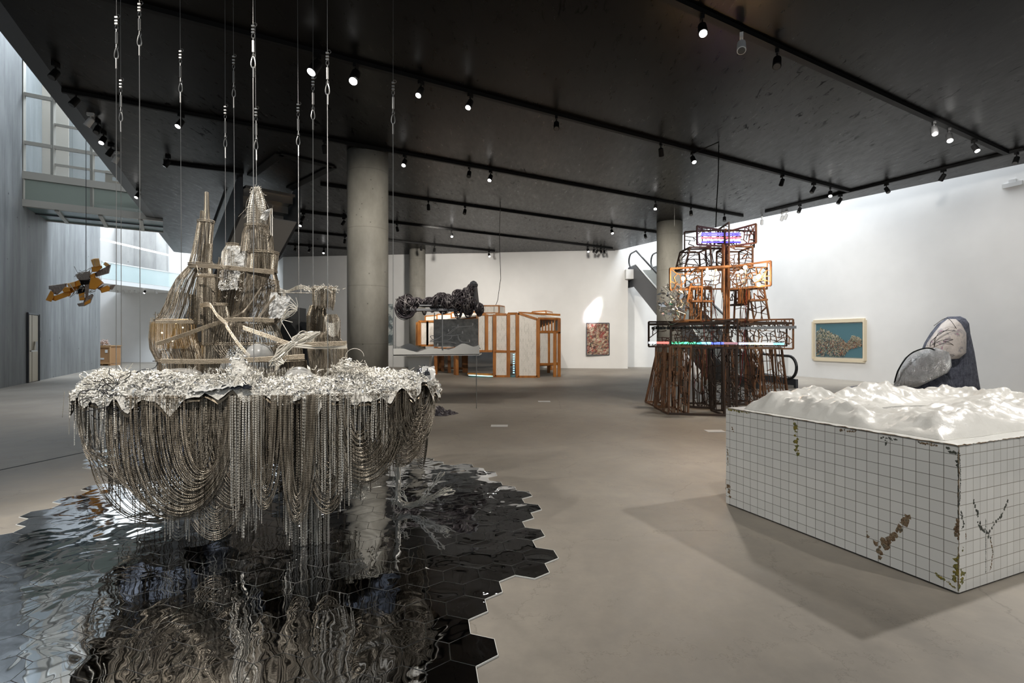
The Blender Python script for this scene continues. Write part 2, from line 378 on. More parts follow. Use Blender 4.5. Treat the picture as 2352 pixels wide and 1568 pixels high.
# thin rods/cables on the ceiling
def cable(name, pts, r, m, label, cat='cable'):
    mb = MB(); mb.tube(pts, r, 6); o = mb.build(name, m); return tag(o, label, cat)
cable('power_cable', [CE(1149,463), CE(1149,463)-[0,0,.25], P(1147,540,19.6), P(1150,640,19.8), P(1143,690,20.4), P(1139,700,20.6)], .012, M['black'], 'thin black cable dropping from ceiling to the timber pavilion roof')
a1 = CE(1591,345)-[0,0,.08]; a2 = CE(1651,316)-[0,0,.1]
cable('power_cable', [a1, a2, P(1651,322,12.1), P(1650,400,12.0), P(1646,470,11.9), P(1644,522,11.8)], .012, M['black'], 'thin black cable dropping from ceiling into the rusty lattice tower')
cable('power_cable', [CE(1549,462), P(1549,520,16)], .005, M['steel'], 'thin wire in front of the tower column top')

# ------------------------------------------------ spotlights
def spotlight(kind, lit, big=1.0):
    r = thing('track_spotlight', 'x', 'spotlight')
    m_ = M['whitemetal'] if kind == 'white' else M['black']
    mb = MB(); mb.box((0, 0, -.03), (.05, .12, .06)); mb.bar((0, 0, -.05), (0, 0, -.15), .02); mb.build('bracket', m_, r)
    ax = np.array([[1, 0, 0], [0, .85, .53], [0, .53, -.85]], float)
    c = np.array([0, -.02, -.13]); mb = MB()
    mb.lathe(c, [(.03*big, -.02), (.055*big, 0), (.06*big, .17*big), (.05*big, .175*big)], 16, ax); mb.build('lamp_body', m_, r, False)
    mb = MB(); mb.lathe(c+ax[2]*.178*big, [(.048*big, -.004), (.048*big, .004)], 16, ax); mb.build('lens', M['lamp'] if lit else M['lampoff'], r)
    return r
protos = {}
def put_spot(px, py, kind, lit, label, z=CEIL-.07, big=1.0, drop=.24, group=None, tr=None):
    key = (kind, lit, big)
    if tr is not None:
        A, B = TR[tr]; k = (px-CX)/F; s = (k*A[1]-A[0])/((B-A)[0]-k*(B-A)[1]); s = min(max(s, -.3), 1.0); loc = A+(B-A)*s; loc[2] = CEIL-.069
    else: Y = (z-drop-EYE)*F/(HY-py); loc = P(px, py, Y); loc[2] = z
    if key not in protos: o = protos[key] = spotlight(kind, lit, big)
    else: o = copy_tree(protos[key])
    o.location = loc; o.rotation_euler.z = random.uniform(-.6, .6)+(math.pi if lit else random.choice([0, math.pi/2, math.pi]))
    o['label'] = label
    if group: o['group'] = group
rows = [
 ('on the thick upper right track', [(1613,38,1),(1703,85,2),(1785,125,0),(2145,283,0),(2180,299,1),(2238,322,1)]),
 ('on the long centre track', [(728,127,3),(817,152,3),(967,190,1),(1080,227,1),(1278,248,0),(1518,352,0),(1591,351,1),(1797,405,0),(1869,437,0),(1907,436,1)]),
 ('on the track before the thick column', [(416,267,1),(745,322,0),(930,361,1),(1127,391,1),(1506,465,1),(1587,479,0),(1664,494,0)]),
 ('on the track behind the thick column', [(984,463,0),(1068,470,0),(1405,521,1),(1482,519,0)]),
 ('on the track ending by back wall', [(650,480,0),(697,487,0),(790,500,0),(912,511,0),(1037,529,1),(1350,566,1),(1364,566,0),(1372,567,0),(1380,567,0),(1388,568,0)]),
 ('on the track nearly touching the back wall', [(792,541,0),(967,560,0),(998,562,0),(1123,572,1)]),
 ('on the short farthest track', [(678,563,0),(711,567,0),(744,570,1)]),
 ('on the track beside the white right wall', [(1837,474,0),(1930,452,0),(2036,428,0),(2167,397,0),(2335,355,0)]),
 ('along the left grey edge of the ceiling', [(128,178,0),(175,240,0),(225,303,0),(238,327,1),(255,354,0),(318,452,1)]),
]
ordn = ['first', 'second', 'third', 'fourth', 'fifth', 'sixth', 'seventh', 'eighth', 'ninth', 'tenth']
for ri, (nm, L) in enumerate(rows):
    for k, (x, y, f) in enumerate(L):
        kd = 'white' if f == 2 else 'black'
        st = {0: 'unlit black spotlight', 1: 'lit black spotlight', 2: 'unlit white spotlight', 3: 'very bright lit spotlight'}[f]
        put_spot(x, y, kd, f in (1, 3), f'{st} {nm}, {ordn[k]} from left', tr=ri if ri < 7 else (8 if ri == 7 else None), z=CEIL, big=1.35 if f == 3 else (1.1 if x > 1500 and y < 300 else 1.0), group='spotlights '+nm)
put_spot(1078, 404, 'black', False, 'small unlit black spotlight fixed straight to the ceiling right of the thick column', z=CEIL)
put_spot(692, 517, 'black', True, 'lit spotlight fixed straight to the ceiling left of the thick column', z=CEIL)
put_spot(386, 380, 'black', False, 'unlit black spotlight at the end of the short left track', z=CEIL)
for x, y, l in ((1750, 512, 'left'), (1797, 503, 'middle'), (1806, 500, 'right')):
    put_spot(x, y, 'white', False, f'unlit pale spotlight at the ceiling edge above the lattice tower, {l} of three', z=CEIL)
for x, y, l in ((208, 286, 'upper'), (268, 370, 'lower')):
    put_spot(x, y, 'white', False, f'pale box spotlight on the left grey ceiling edge, {l} of two', z=CEIL)
# wall sensor
r = thing('wall_sensor', 'small white sensor box high on the right white wall', 'sensor', RW(14.2, 5.9)); mb = MB(); o = RW(14.35, 5.95, .06)
mb.box(o, (.08, .45, .12), (1, .369, 0), tuple(dR)); mb.build('sensor_body', M['whitemetal'], r)
mb = MB(); mb.box(o+[0, 0, .1], (.06, .15, .1), (1, .369, 0), tuple(dR)); mb.build('sensor_head', M['whitemetal'], r)

# ================================================================== LEFT ATRIUM
br = thing('glazed_bridge', 'upper glazed bridge with metal frames and green frosted panels beside concrete wall', 'bridge', (-16.9, 17.3, 6.1))
O = np.array([-16.9, 17.3, 0.]); E = np.array([.823, .567, 0]); N = np.array([-.567, .823, 0]); LB = 4.0
def BF(s, z, dn=0): return O+E*s+N*dn+np.array([0, 0, z])
def bm_(name, *bars, m=None):
    mb = MB()
    for a, b, w_, h_ in bars: mb.bar(a, b, w_, h_)
    return mb.build(name, m or M['alu'], br)
bm_('bottom_beam', (BF(0, 6.24), BF(LB, 6.24), .15, .24)); bm_('floor_beam', (BF(0, 7.2), BF(LB, 7.2), .16, .26))
bm_('rail', (BF(0, 8.33), BF(LB, 8.33), .1, .12)); bm_('rail', (BF(0, 10.0), BF(LB, 10.0), .1, .12)); bm_('rail', (BF(0, 12.6), BF(LB, 12.6), .12, .16))
bm_('rail', (BF(.81, 9.14), BF(1.9, 9.14), .07, .08)); bm_('rail', (BF(.81, 7.72), BF(LB, 7.72), .06, .08))
for s_, z0 in ((.04, 6.2), (.81, 7.3), (1.88, 6.2), (3.9, 6.2)): bm_('mullion', (BF(s_, z0), BF(s_, 12.6), .1, .1))
for a_, b_ in ((.09, 1.83), (1.93, 3.85)):
    mb = MB(); mb.quadslab(BF(a_, 6.36), BF(b_, 6.36), BF(b_, 7.07), BF(a_, 7.07), .03); mb.build('frosted_panel', M['frost'], br)
    mb = MB(); mb.quadslab(BF(a_, 7.34), BF(b_, 7.34), BF(b_, 12.5), BF(a_, 12.5), .02); mb.build('glass_pane', M['glass'], br)
mb = MB(); mb.quadslab(BF(0, 6.16, .05), BF(LB, 6.16, .05), BF(LB, 6.16, 2.4), BF(0, 6.16, 2.4), .03); mb.build('underside_glass', M['teal'], br)
for s_ in (.9, 2.1, 3.3): bm_('underside_rib', (BF(s_, 6.11, .05), BF(s_, 6.11, 2.4), .12, .06))
bm_('edge_beam', (BF(0, 6.2, 2.4), BF(LB, 6.2, 2.4), .12, .2)); bm_('underside_bar', (BF(0, 6.12, 1.2), BF(LB, 6.12, 1.2), .06, .04), m=M['darkgrey'])
mb = MB(); mb.quadslab(BF(0, 7.05, .1), BF(LB, 7.05, .1), BF(LB, 7.05, 2.4), BF(0, 7.05, 2.4), .1); mb.build('deck', M['midgrey'], br)
m = M['beige'] = mat('beige_plaster', (.62, .52, .43), .8)
mb = MB(); mb.quadslab(BF(-.3, 7.1, 1.9), BF(1.0, 7.1, 1.9), BF(1.0, 13, 1.9), BF(-.3, 13, 1.9), .1); struct(mb.build('wall_bridge_beige', M['beige']))
mb = MB(); mb.quadslab(BF(-.3, 7.1, 2.8), BF(5.4, 7.1, 2.8), BF(5.4, 13, 2.8), BF(-.3, 13, 2.8), .2); struct(mb.build('wall_bridge', M['panelconc']), 'pale concrete wall behind the glazed bridge')
m = M['card'] = mat('cardboard', (.42, .29, .17), .8)
q = BF(2.55, 7.33+.24, .25); r = thing('cardboard_box', 'brown cardboard box standing inside the glazed bridge', 'box', q-[0, 0, .24])
mb = MB(); mb.box(q, (.62, .4, .46), E, N); mb.build('carton', M['card'], r); mb = MB(); mb.box(q-N*.2+[0,0,-.05], (.2, .01, .14), E, N); mb.build('paper_label', M['whitemetal'], r)
r = thing('dark_stand', 'dark thin stand with knobs behind the cardboard box on the bridge', 'stand', BF(2.45, 7.1, .7)); mb = MB(); mb.bar(BF(2.45, 7.1, .7), BF(2.45, 8.6, .7), .05); mb.build('post', M['black'], r)
mb = MB()
for z in (7.9, 8.1, 8.3, 8.5): mb.box(BF(2.45, z, .7), (.16, .12, .1))
mb.build('knob', M['black'], r)
# far balcony
bl = thing('far_balcony', 'pale glass-fronted balcony above the far left white wall with lamps below', 'balcony', (-22, 29.5, 4.7))
a, b = np.array([-22.4, 27.4, 0]), np.array([-21.5, 33.4, 0]); n_ = np.array([-1, .15, 0])
c = P(425, 655, 33.2); c[2] = 0
mb = MB(); mb.prism([(*a[:2], 4.6), (*c[:2], 4.6), (*(c[:2]+[0, 3]), 4.6), (-26, 36, 4.6), (-26, 27.4, 4.6)], (0, 0, .25)); mb.build('slab', M['whitemetal'], bl)
mb = MB(); mb.quadslab(a+[0, 0, 4.86], c+[0, 0, 4.86], c+[0, 0, 5.75], a+[0, 0, 5.75], .04); mb.build('glass_parapet', M['blueglass'], bl)
mb = MB(); mb.bar(a+[0, 0, 5.78], c+[0, 0, 5.78], .07, .06); mb.build('handrail', M['whitemetal'], bl)
mb = MB(); mb.bar(P(222, 547, 27.5), P(405, 590, 31.5), .08, .09); o = mb.build('linear_light', mat('linear_lamp', (1, 1, 1), .4, 0, (1, 1, 1), 3.0)); tag(o, 'thin white line of light above the far balcony', 'light')
for k, px in enumerate((268, 283, 298, 310, 333, 357)):
    q = P(px, 661+k*.5, 31.5); put = copy_tree(protos[('white', False, 1.0)] if k not in (4,) else protos[('black', True, 1.0)])
    put.location = q; put['label'] = f'small {"lit " if k == 4 else "pale "}spotlight hanging under the far balcony, {ordn[k]} from the left'; put['group'] = 'spotlights under the far balcony'
# lift door in the left wall
dL = np.array([-.473, .881, 0]); nL = np.array([.881, .473, 0])
def LW(px, z, off=0):   # point on the left wall seen at column px
    k = (px-CX)/F; Y = (-8.5+.536*1.7)/(k+.536); return np.array([k*Y, Y, z])+nL*off
M['brass'] = mat('bronze_metal', (.46, .39, .28), .4, .4)
A0 = LW(62, 0); A1 = LW(86, 0); hD = 2.3
LR = thing('bronze_door', 'tall narrow bronze metal door set in the left concrete wall', 'door', A0)
mb = MB(); mb.bar(LW(61, 1.22, 0), LW(61, 1.22, .001)+[0,0,0], .01)
mb = MB()
top = EYE+(778-722)*A1[1]/F
for s0, s1 in ((62.5, 69.5), (70.5, 84)):
    mb.quadslab(LW(s0, .02, .02), LW(s1, .02, .02), LW(s1, top-.05, .02), LW(s0, top-.05, .02), .04)
mb.build('door_leaf', M['brass'], LR)
mb = MB(); mb.bar(LW(61.5, 0, .02), LW(61.5, top, .02), .06); mb.bar(LW(85.5, 0, .02), LW(85.5, top, .02), .08); mb.bar(LW(61, top, .02), LW(86, top, .02), .07)
mb.build('door_frame', M['darkgrey'], LR)
mb = MB(); mb.bar(LW(62, 1.12, .1), LW(77, 1.12, .1), .04); mb.bar(LW(76, 1.12, .1), LW(78, 1.45, .08), .05); mb.build('push_bar', M['steel'], LR)
mb = MB(); mb.quadslab(LW(87.5, 1.6, .03), LW(91, 1.6, .03), LW(91, 1.85, .03), LW(87.5, 1.85, .03), .03); tag(mb.build('wall_plate', M['darkgrey']), 'small dark grey panel on concrete wall beside the bronze door', 'wall panel')
# crate
q = P(247, 815, 29.5); yb = 778+EYE*F/29.5
r = thing('wooden_crate', 'brown wooden shipping crate with paper labels at the end of concrete wall', 'crate', (q[0], 29.5, 0))
M['crate'] = mat('crate_plywood', (.40, .22, .10), .7)
mb = MB(); mb.box((q[0], 29.5, .62), (.92, .8, 1.0)); mb.build('crate_box', M['crate'], r)
mb = MB()
for z in (.14, 1.1): mb.box((q[0], 29.08, z), (1.0, .05, .1))
for x in (-.48, .48): mb.box((q[0]+x, 29.08, .62), (.06, .06, 1.04))
mb.box((q[0], 29.5, 1.14), (1.02, .9, .05)); mb.build('batten', mat('crate_batten', (.48, .28, .13), .7), r)
mb = MB()
for x in (-.4, 0, .4): mb.box((q[0]+x, 29.5, .05), (.1, .8, .1))
mb.build('skid', M['crate'], r)
mb = MB(); mb.box((q[0]-.22, 29.09, .83), (.18, .02, .18)); mb.box((q[0]+.26, 29.09, .83), (.14, .02, .18)); mb.box((q[0]+.02, 29.09, .4), (.2, .02, .1)); mb.build('paper_label', M['whitemetal'], r)
mb = MB(); mb.box((q[0]-.26, 29.09, .62), (.2, .02, .15)); mb.build('orange_sticker', mat('orange_sticker', (.8, .2, .03), .6), r)
mb = MB(); rr = random.Random(2)
for k in range(50): c0 = np.array([q[0]-.3+rr.uniform(-.22, .22), 29.5+rr.uniform(-.2, .2), 1.18+rr.uniform(0, .3)]); mb.tube([c0, c0+[rr.uniform(-.15, .15), 0, rr.uniform(-.08, .1)], c0+[rr.uniform(-.2, .2), .05, rr.uniform(-.1, .05)]], .02, 5)
tag(mb.build('wrapping_bundle', mat('pink_wrap', (.72, .58, .52), .4)), 'pale crumpled wrapping bundle lying on the wooden crate', 'wrapping')

# ================================================================== ESCALATORS
def escalator(F0, T0, width, side, zrise, label, m_side, m_under, foot_ext=1.6, top_ext=1.2):
    F0 = np.array([*F0, 0.]); T0 = np.array([*T0, 0.]); d = (T0-F0); L = np.linalg.norm(d); d /= L; n = np.array([-d[1], d[0], 0])*side
    es = thing('escalator', label, 'escalator', F0)
    def pt(s, z, w): return F0+d*s+n*w+np.array([0, 0, z])
    sl = zrise/L
    # truss body
    prof = [(-foot_ext, 0), (-foot_ext, .28), (0, .32), (L, zrise+.32), (L+top_ext, zrise+.32), (L+top_ext, zrise-.75), (L+.2, zrise-.75), (1.35, 0)]
    for w0 in (0, width-.08):
        mb = MB(); mb.prism([pt(s, z, w0) for s, z in prof], n*.08); mb.build('side_panel', m_side, es)
    mb = MB(); mb.quadslab(pt(1.35, .02, .08), pt(L+.2, zrise-.73, .08), pt(L+.2, zrise-.73, width-.08), pt(1.35, .02, width-.08), .04); mb.build('underside', m_under, es)
    # steps
    mb = MB(); ns = int(L/.4)
    for k in range(ns): s0 = .1+k*L/ns; mb.box(pt(s0+.2, sl*s0+.1, width/2), (.42, width-.3, .22), d, n)
    mb.box(pt(-foot_ext/2, .05, width/2), (foot_ext, width-.3, .08), d, n); mb.box(pt(L+top_ext/2, zrise+.05, width/2), (top_ext, width-.3, .08), d, n); mb.build('steps', M['steel'], es)
    for w0 in (.06, width-.06):
        mb = MB(); g = [pt(-foot_ext+.4, .3, w0), pt(0, .34, w0), pt(L, zrise+.34, w0), pt(L+top_ext-.4, zrise+.34, w0), pt(L+top_ext-.4, zrise+1.0, w0), pt(L, zrise+1.05, w0), pt(0, 1.0, w0), pt(-foot_ext+.4, .96, w0)]
        mb.prism(g, n*.015); mb.build('glass_balustrade', M['glass'], es)
        mb = MB(); mb.tube([pt(-foot_ext+.3, .34, w0), pt(0, .36, w0), pt(L, zrise+.36, w0), pt(L+top_ext, zrise+.36, w0)], .035, 6); mb.build('deck_strip', M['whitemetal'], es)
        lo = [pt(-foot_ext+.35+(-.36)*math.sin(a), .64-.36*math.cos(a), w0) for a in np.linspace(0, math.pi, 12)]
        hi = [pt(L+top_ext-.35+.36*math.sin(a), zrise+.68+.36*math.cos(a), w0) for a in np.linspace(0, math.pi, 12)]
        mb = MB(); mb.tube(lo+[pt(0, 1.02, w0), pt(L, zrise+1.06, w0)]+hi, .045, 8); mb.build('handrail', M['rubber'], es)
    return es
escalator((7.45, 17.2), (6.3, 25.7), 1.35, -1, 5.0, 'right escalator rising behind the rusty lattice tower, glass sides and dark grey cladding', M['darkgrey'], M['midgrey'], top_ext=1.0)
escalator((-15.6, 22.6), (-8.0, 14.6), 1.7, 1, 5.9, 'left escalator rising behind the chain towers into the ceiling opening, grey underside', M['darkgrey'], mat('pale_grey_soffit', (.42, .41, .40), .5), top_ext=.3)
mb = MB(); mb.hexa([P(1438,640,25.9), P(1460,640,25.9), P(1460,640,25.9)+[.3,1.5,0], P(1438,640,25.9)+[0,.6,0], P(1438,618,25.9), P(1460,618,25.9), P(1460,618,25.9)+[.3,1.5,0], P(1438,618,25.9)+[0,.6,0]])
struct(mb.build('trim_landing', M['white']), 'white landing ledge at the top of the right escalator')

# ================================================================== WALL PAINTINGS
def speckle(nm, cols, sc, stretch=(1, 1, 1)):
    m = mat(nm, rough=.7); t = NT(m); c = t.coord(scale=stretch); v = t.n('ShaderNodeTexVoronoi'); v.inputs['Scale'].default_value = sc
    w_ = t.noise(c, sc*.5, 4, .7, 1.5); x = t.n('ShaderNodeVectorMath', operation='ADD'); t.l(c, x.inputs[0]); t.l(w_, x.inputs[1]); t.l(x.outputs[0], v.inputs['Vector'])
    s_ = t.n('ShaderNodeSeparateColor'); t.l(v.outputs['Color'], s_.inputs[0])
    o_ = t.ramp(s_.outputs[0], [(i/len(cols), q) for i, q in enumerate(cols)]); o_.node.color_ramp.interpolation = 'CONSTANT'; t.l(o_, t.b.inputs['Base Color']); return m
def backwall(px): # depth of the back wall at px
    k = (px-CX)/F; return (28.5-13*.1207)/(1+.1207*k)
pt_ = thing('speckled_painting', 'portrait abstract painting speckled red, brown and cream on the back wall', 'painting', P(1372, 778, 26.0))
Yb = backwall(1372)-.05
mb = MB(); mb.quadslab(P(1348, 814, Yb), P(1398, 814, Yb), P(1398, 743, Yb), P(1348, 743, Yb), .05); mb.build('canvas', speckle('speckled_paint', [(.02, .02, .02), (.30, .05, .04), (.42, .33, .20), (.10, .05, .04), (.55, .47, .36), (.25, .10, .07)], 11), pt_)
mb = MB()
for a, b in (((1347, 742), (1399, 742)), ((1399, 742), (1399, 815)), ((1399, 815), (1347, 815)), ((1347, 815), (1347, 742))): mb.bar(P(*a, Yb-.02), P(*b, Yb-.02), .05)
mb.build('picture_frame', M['darkgrey'], pt_)
Yb = backwall(888)-.05
dp = speckle('grey_blue_drip', [(.10, .13, .14), (.38, .43, .43), (.16, .19, .20), (.55, .58, .56)], 3.5)
for y0, y1, l in ((698, 745, 'upper'), (746, 792, 'lower')):
    mb = MB(); mb.quadslab(P(866, y1, Yb), P(903, y1, Yb), P(903, y0, Yb), P(866, y0, Yb), .05); tag(mb.build('drip_painting', dp), f'{l} grey blue mottled canvas half hidden behind the thick column', 'painting')
# framed painting on the right wall
pr = thing('framed_painting', 'teal painting of pale brush strokes in a light wooden frame on the white right wall', 'painting', RW(19.2, 1.55))
def RP(px, py, off):
    k = (px-CX)/F; Y = 19.638/(k+.369); q = RW(Y, 0, off); q[2] = EYE-(py-HY)/F*q[1]; return q
zt, zb_ = EYE+41*19.3/F, EYE-48*19.3/F
Y0, Y1 = 19.638/((1872-CX)/F+.369), 19.638/((1990-CX)/F+.369)
def RQ(u, v, off): Y = Y0+(Y1-Y0)*u; return RW(Y, zb_+(zt-zb_)*v, off)
mb = MB(); mb.quadslab(RQ(.05, .07, .06), RQ(.95, .07, .06), RQ(.95, .93, .06), RQ(.05, .93, .06), .03); mb.build('canvas', mat('teal_ground', (.07, .16, .19), .6), pr)
mb = MB()
for a, b in (((0, 0), (1, 0)), ((1, 0), (1, 1)), ((1, 1), (0, 1)), ((0, 1), (0, 0))): mb.bar(RQ(*a, .07), RQ(*b, .07), .07, .13)
mb.build('picture_frame', mat('light_oak', (.72, .62, .45), .5), pr)
rs = random.Random(5); strokes = {}
for k in range(3200):
    u = rs.random(); 
    hi = float(np.interp(u, [.05, .15, .3, .4, .5, .6, .68, .78, .88, .95], [.7, .82, .76, .68, .62, .5, .42, .62, .58, .5])); lo = float(np.interp(u, [.05, .5, .6, .7, .95], [.04, .05, .08, .26, .36]))
    v = lo+(hi-lo)*rs.random()**.8
    if not (.06 < u < .94 and .08 < v < .9): continue
    cch = rs.choice(['cream', 'cream', 'olive', 'olive', 'dark', 'dark', 'rust'] if v < .5 else ['cream', 'cream', 'olive', 'dark'])
    a = rs.uniform(0, math.pi); l = rs.uniform(.01, .04); mb = strokes.setdefault(cch, MB())
    mb.bar(RQ(u-l*math.cos(a)/2, v-l*math.sin(a)*.7, .079), RQ(u+l*math.cos(a)/2, v+l*math.sin(a)*.7, .079), .02, .006)
for k_, c_ in (('cream', (.62, .56, .42)), ('olive', (.22, .22, .13)), ('dark', (.05, .05, .05)), ('rust', (.45, .12, .07))): strokes[k_].build('paint_strokes', mat('paint_'+k_, c_, .6), pr)
# floor labels
for x, y, l in ((1147, 978, 'small white text card lying on floor in front of the timber pavilion'), (1642, 990, 'small white text card lying on floor left of the tiled block'), (1250, 922, 'small pale card lying on floor near the timber pavilion')):
    q = G(x, y); mb = MB(); mb.box(q+[0, 0, .004], (.3, .2, .006)); o = mb.build('floor_card', M['whitemetal']); tag(o, l, 'label card')
# ================================================================== CHAIN SCULPTURE
m = M['chain'] = mat('nickel_chain', (.50, .43, .34), .42, .6)
def strandy(m, lo, mid, hi):
    t = NT(m); oi = t.coord(scale=(1, 1, .04)); t.l(t.ramp(t.noise(oi, 55, 3, .7), [(.32, lo), (.5, mid), (.68, hi)]), t.b.inputs['Base Color'])
strandy(m, (.04, .033, .025), (.21, .175, .13), (.56, .50, .41))
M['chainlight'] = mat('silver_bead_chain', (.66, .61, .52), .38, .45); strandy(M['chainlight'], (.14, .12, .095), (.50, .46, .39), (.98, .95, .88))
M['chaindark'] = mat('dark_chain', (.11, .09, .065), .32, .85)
M['braid'] = mat('braided_band', (.42, .36, .28), .4, .7)
M['root'] = mat('silver_root_wire', (.80, .76, .68), .35, .45)
m = M['foil'] = mat('crumpled_foil', (.80, .78, .72), .38, .35); t = NT(m); n1 = t.noise(t.coord(), 28, 6, .7)
t.l(t.ramp(t.noise(t.coord(), 14, 5, .7), [(.33, (.12, .11, .10)), (.42, (.78, .74, .66)), (.7, (.96, .94, .89))]), t.b.inputs['Base Color']); t.bump(n1, .8, .03)
M['shred'] = mat('cream_shreds', (.93, .90, .83), .45, .05)
M['silvershred'] = mat('silver_shreds', (.9, .9, .9), .2, .9)
M['blackshred'] = mat('black_shreds', (.03, .03, .035), .25, .3)
M['mesh'] = glass('silvery_mesh_film', (.72, .72, .70), .42, .25)
M['amber'] = mat('amber_acrylic', (.30, .19, .05), .15, 0, alpha=.3)
M['mirrorball'] = mat('crinkled_mirror_panel', (.55, .58, .66), .12, 1.0); t = NT(M['mirrorball']); t.bump(t.noise(t.coord(), 9, 4), .5, .04)
SC = thing('hanging_chain_sculpture', 'huge floating castle of beaded metal chains with white foil rim above mirror floor', 'sculpture', (-2.21, 4.33, 1.15))
YC = 4.33; RA, RB, RX, RZ = 1.405, .80, -2.100, 1.155
def rim(th, k=1.0):
    wob = 1+.05*math.sin(3*th+1)+.04*math.sin(5*th)
    ex = lambda v: math.copysign(abs(v)**.82, v)
    return np.array([RX+RA*k*ex(math.cos(th))*(1+.01*math.sin(7*th)), YC+RB*k*wob*ex(math.sin(th)), RZ])
TH = np.linspace(-math.pi, 0, 400); RT = np.array([rim(a) for a in TH]); RPX = CX+F*RT[:, 0]/RT[:, 1]
iw = np.argsort(RPX); 
def rimpx(px, k=1.0): return rim(float(np.interp(px, RPX[iw], TH[iw])), k)
ENV = np.array([(172,940),(200,1020),(250,1110),(300,1165),(370,1192),(460,1198),(560,1185),(620,1160),(690,1205),(780,1200),(830,1110),(900,1070),(960,1035),(1000,930)], float)
def envz(p):
    px = CX+F*p[0]/p[1]; py = np.interp(px, ENV[:, 0], ENV[:, 1]); return EYE-(py-HY)/F*p[1]
def ustrand(A, B, zlow, q=.85, n=36, skew=0.0, bulge=0.0):
    t_ = np.linspace(0, math.pi, n); u = (1-np.cos(t_))/2
    if skew: u = u**(1+skew)
    base = A[None]*(1-u[:, None])+B[None]*u[:, None]; s = np.sin(t_)**q
    dep = (base[:, 2]-zlow)*s; P_ = base.copy(); P_[:, 2] -= dep; P_[:, 1] -= bulge*s
    return P_
def arc(pts, n):
    pts = np.asarray(pts, float); d = np.r_[0, np.cumsum(np.linalg.norm(np.diff(pts, axis=0), axis=1))]; u = np.linspace(0, d[-1], n)
    return np.stack([np.interp(u, d, pts[:, c]) for c in range(3)], 1)
def smooth(pts, n=24):
    pts = np.asarray(pts, float); N = len(pts); t_ = np.linspace(0, N-1, n); out = []
    for v in t_:
        i = min(int(v), N-2); f = v-i; p0 = pts[max(i-1, 0)]; p1 = pts[i]; p2 = pts[i+1]; p3 = pts[min(i+2, N-1)]
        out.append(.5*((2*p1)+(-p0+p2)*f+(2*p0-5*p1+4*p2-p3)*f*f+(-p0+3*p1-3*p2+p3)*f**3))
    return np.array(out)
def z_at(py, Y): return EYE-(py-HY)/F*Y
# ---- front draped swags: (pxA0,pxA1,pxB0,pxB1, lowest y start, end, n, k offset inward, material)
def swag(pa, pb, ya, yb, n, kA=1.0, kB=1.0, m='chain', skew=0, R=.0042, rimk=None):
    mb = MB(); n = int(n*1.5)
    for i in range(n):
        f = i/(max(n-1, 1)); A = rimpx(pa[0]+(pa[1]-pa[0])*f, kA); B = rimpx(pb[0]+(pb[1]-pb[0])*f, kB)
        Ym = (A[1]+B[1])/2; py = ya+(yb-ya)*f; zl = z_at(py, Ym)
        A = A-[0, .012*random.random(), .0]; 
        s = ustrand(A, B, zl, .82, 40, skew, .03); s[:, :2] += RNG.normal(0, .006, 2)
        mb.beads(s, R, R*.35, .012, 4, ref=(.2, 1, .1))
    return mb.build('draped_chain_swag', M[m], SC)
swag((176, 300), (330, 560), 1040, 1190, 34, skew=.25)
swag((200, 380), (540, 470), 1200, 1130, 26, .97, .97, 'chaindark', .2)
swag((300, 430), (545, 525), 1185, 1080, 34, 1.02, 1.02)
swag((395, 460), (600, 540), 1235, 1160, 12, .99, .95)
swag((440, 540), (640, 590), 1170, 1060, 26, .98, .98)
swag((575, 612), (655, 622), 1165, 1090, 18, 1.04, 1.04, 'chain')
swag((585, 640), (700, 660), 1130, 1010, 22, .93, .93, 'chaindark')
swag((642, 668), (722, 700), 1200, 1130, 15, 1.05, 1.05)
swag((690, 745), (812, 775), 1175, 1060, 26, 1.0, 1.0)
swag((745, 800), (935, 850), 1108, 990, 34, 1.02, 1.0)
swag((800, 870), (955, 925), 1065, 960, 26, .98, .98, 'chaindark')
swag((862, 915), (1000, 960), 1068, 980, 34, 1.0, 1.0)
swag((900, 950), (990, 975), 1030, 930, 16, 1.03, 1.03)
# ---- straight hanging bead strands, front
def hang(p0, p1, n, k, ylo, m, part='hanging_bead_strands', jit=30, R=.0050, top=0):
    mb = MB(); n = int(n*1.25)
    for i in range(n):
        px = p0+(p1-p0)*(i+random.random()*.6)/n; A = rimpx(px, k+random.uniform(-.04, .04)); A[2] += top
        yy = (ylo(px) if callable(ylo) else ylo)+random.uniform(-jit, jit)
        z1 = max(.012, z_at(yy, A[1])); nn = 10
        s = np.linspace(A, [A[0]+random.uniform(-.01, .01), A[1]+random.uniform(-.01, .01), z1], nn)
        mb.beads(s, R*random.choice((.7, 1, 1.25)), R*.35, random.choice((.013, .017, .022)), 4, ref=(.2, 1, .1))
    return mb.build(part, M[m], SC)
env = lambda d: (lambda px: np.interp(px, ENV[:, 0], ENV[:, 1])+d)
hang(178, 250, 22, 1.01, env(-60), 'chainlight', jit=40)
hang(235, 290, 14, 1.03, lambda x: 960+(x-235)*.9, 'chainlight')
hang(300, 372, 18, .96, env(-60), 'chainlight', jit=60)
hang(360, 520, 50, .98, env(-70), 'chain', jit=50)
hang(380, 545, 30, .90, env(10), 'chainlight', jit=40)
hang(535, 606, 30, 1.06, 1165, 'chainlight', jit=45)
hang(600, 700, 40, .97, env(-80), 'chain', jit=60)
hang(690, 800, 60, 1.03, 1120, 'chainlight', jit=70)
hang(800, 880, 34, 1.02, 985, 'chainlight', jit=40)
hang(880, 1000, 34, .97, env(-70), 'chain', jit=40)
hang(862, 890, 14, .9, 1085, 'chainlight', jit=35)
hang(352, 366, 6, .9, 1230, 'chainlight', jit=20); hang(470, 600, 16, .95, 1215, 'chainlight', jit=30)
hang(655, 672, 8, .95, 1235, 'chainlight', jit=20)
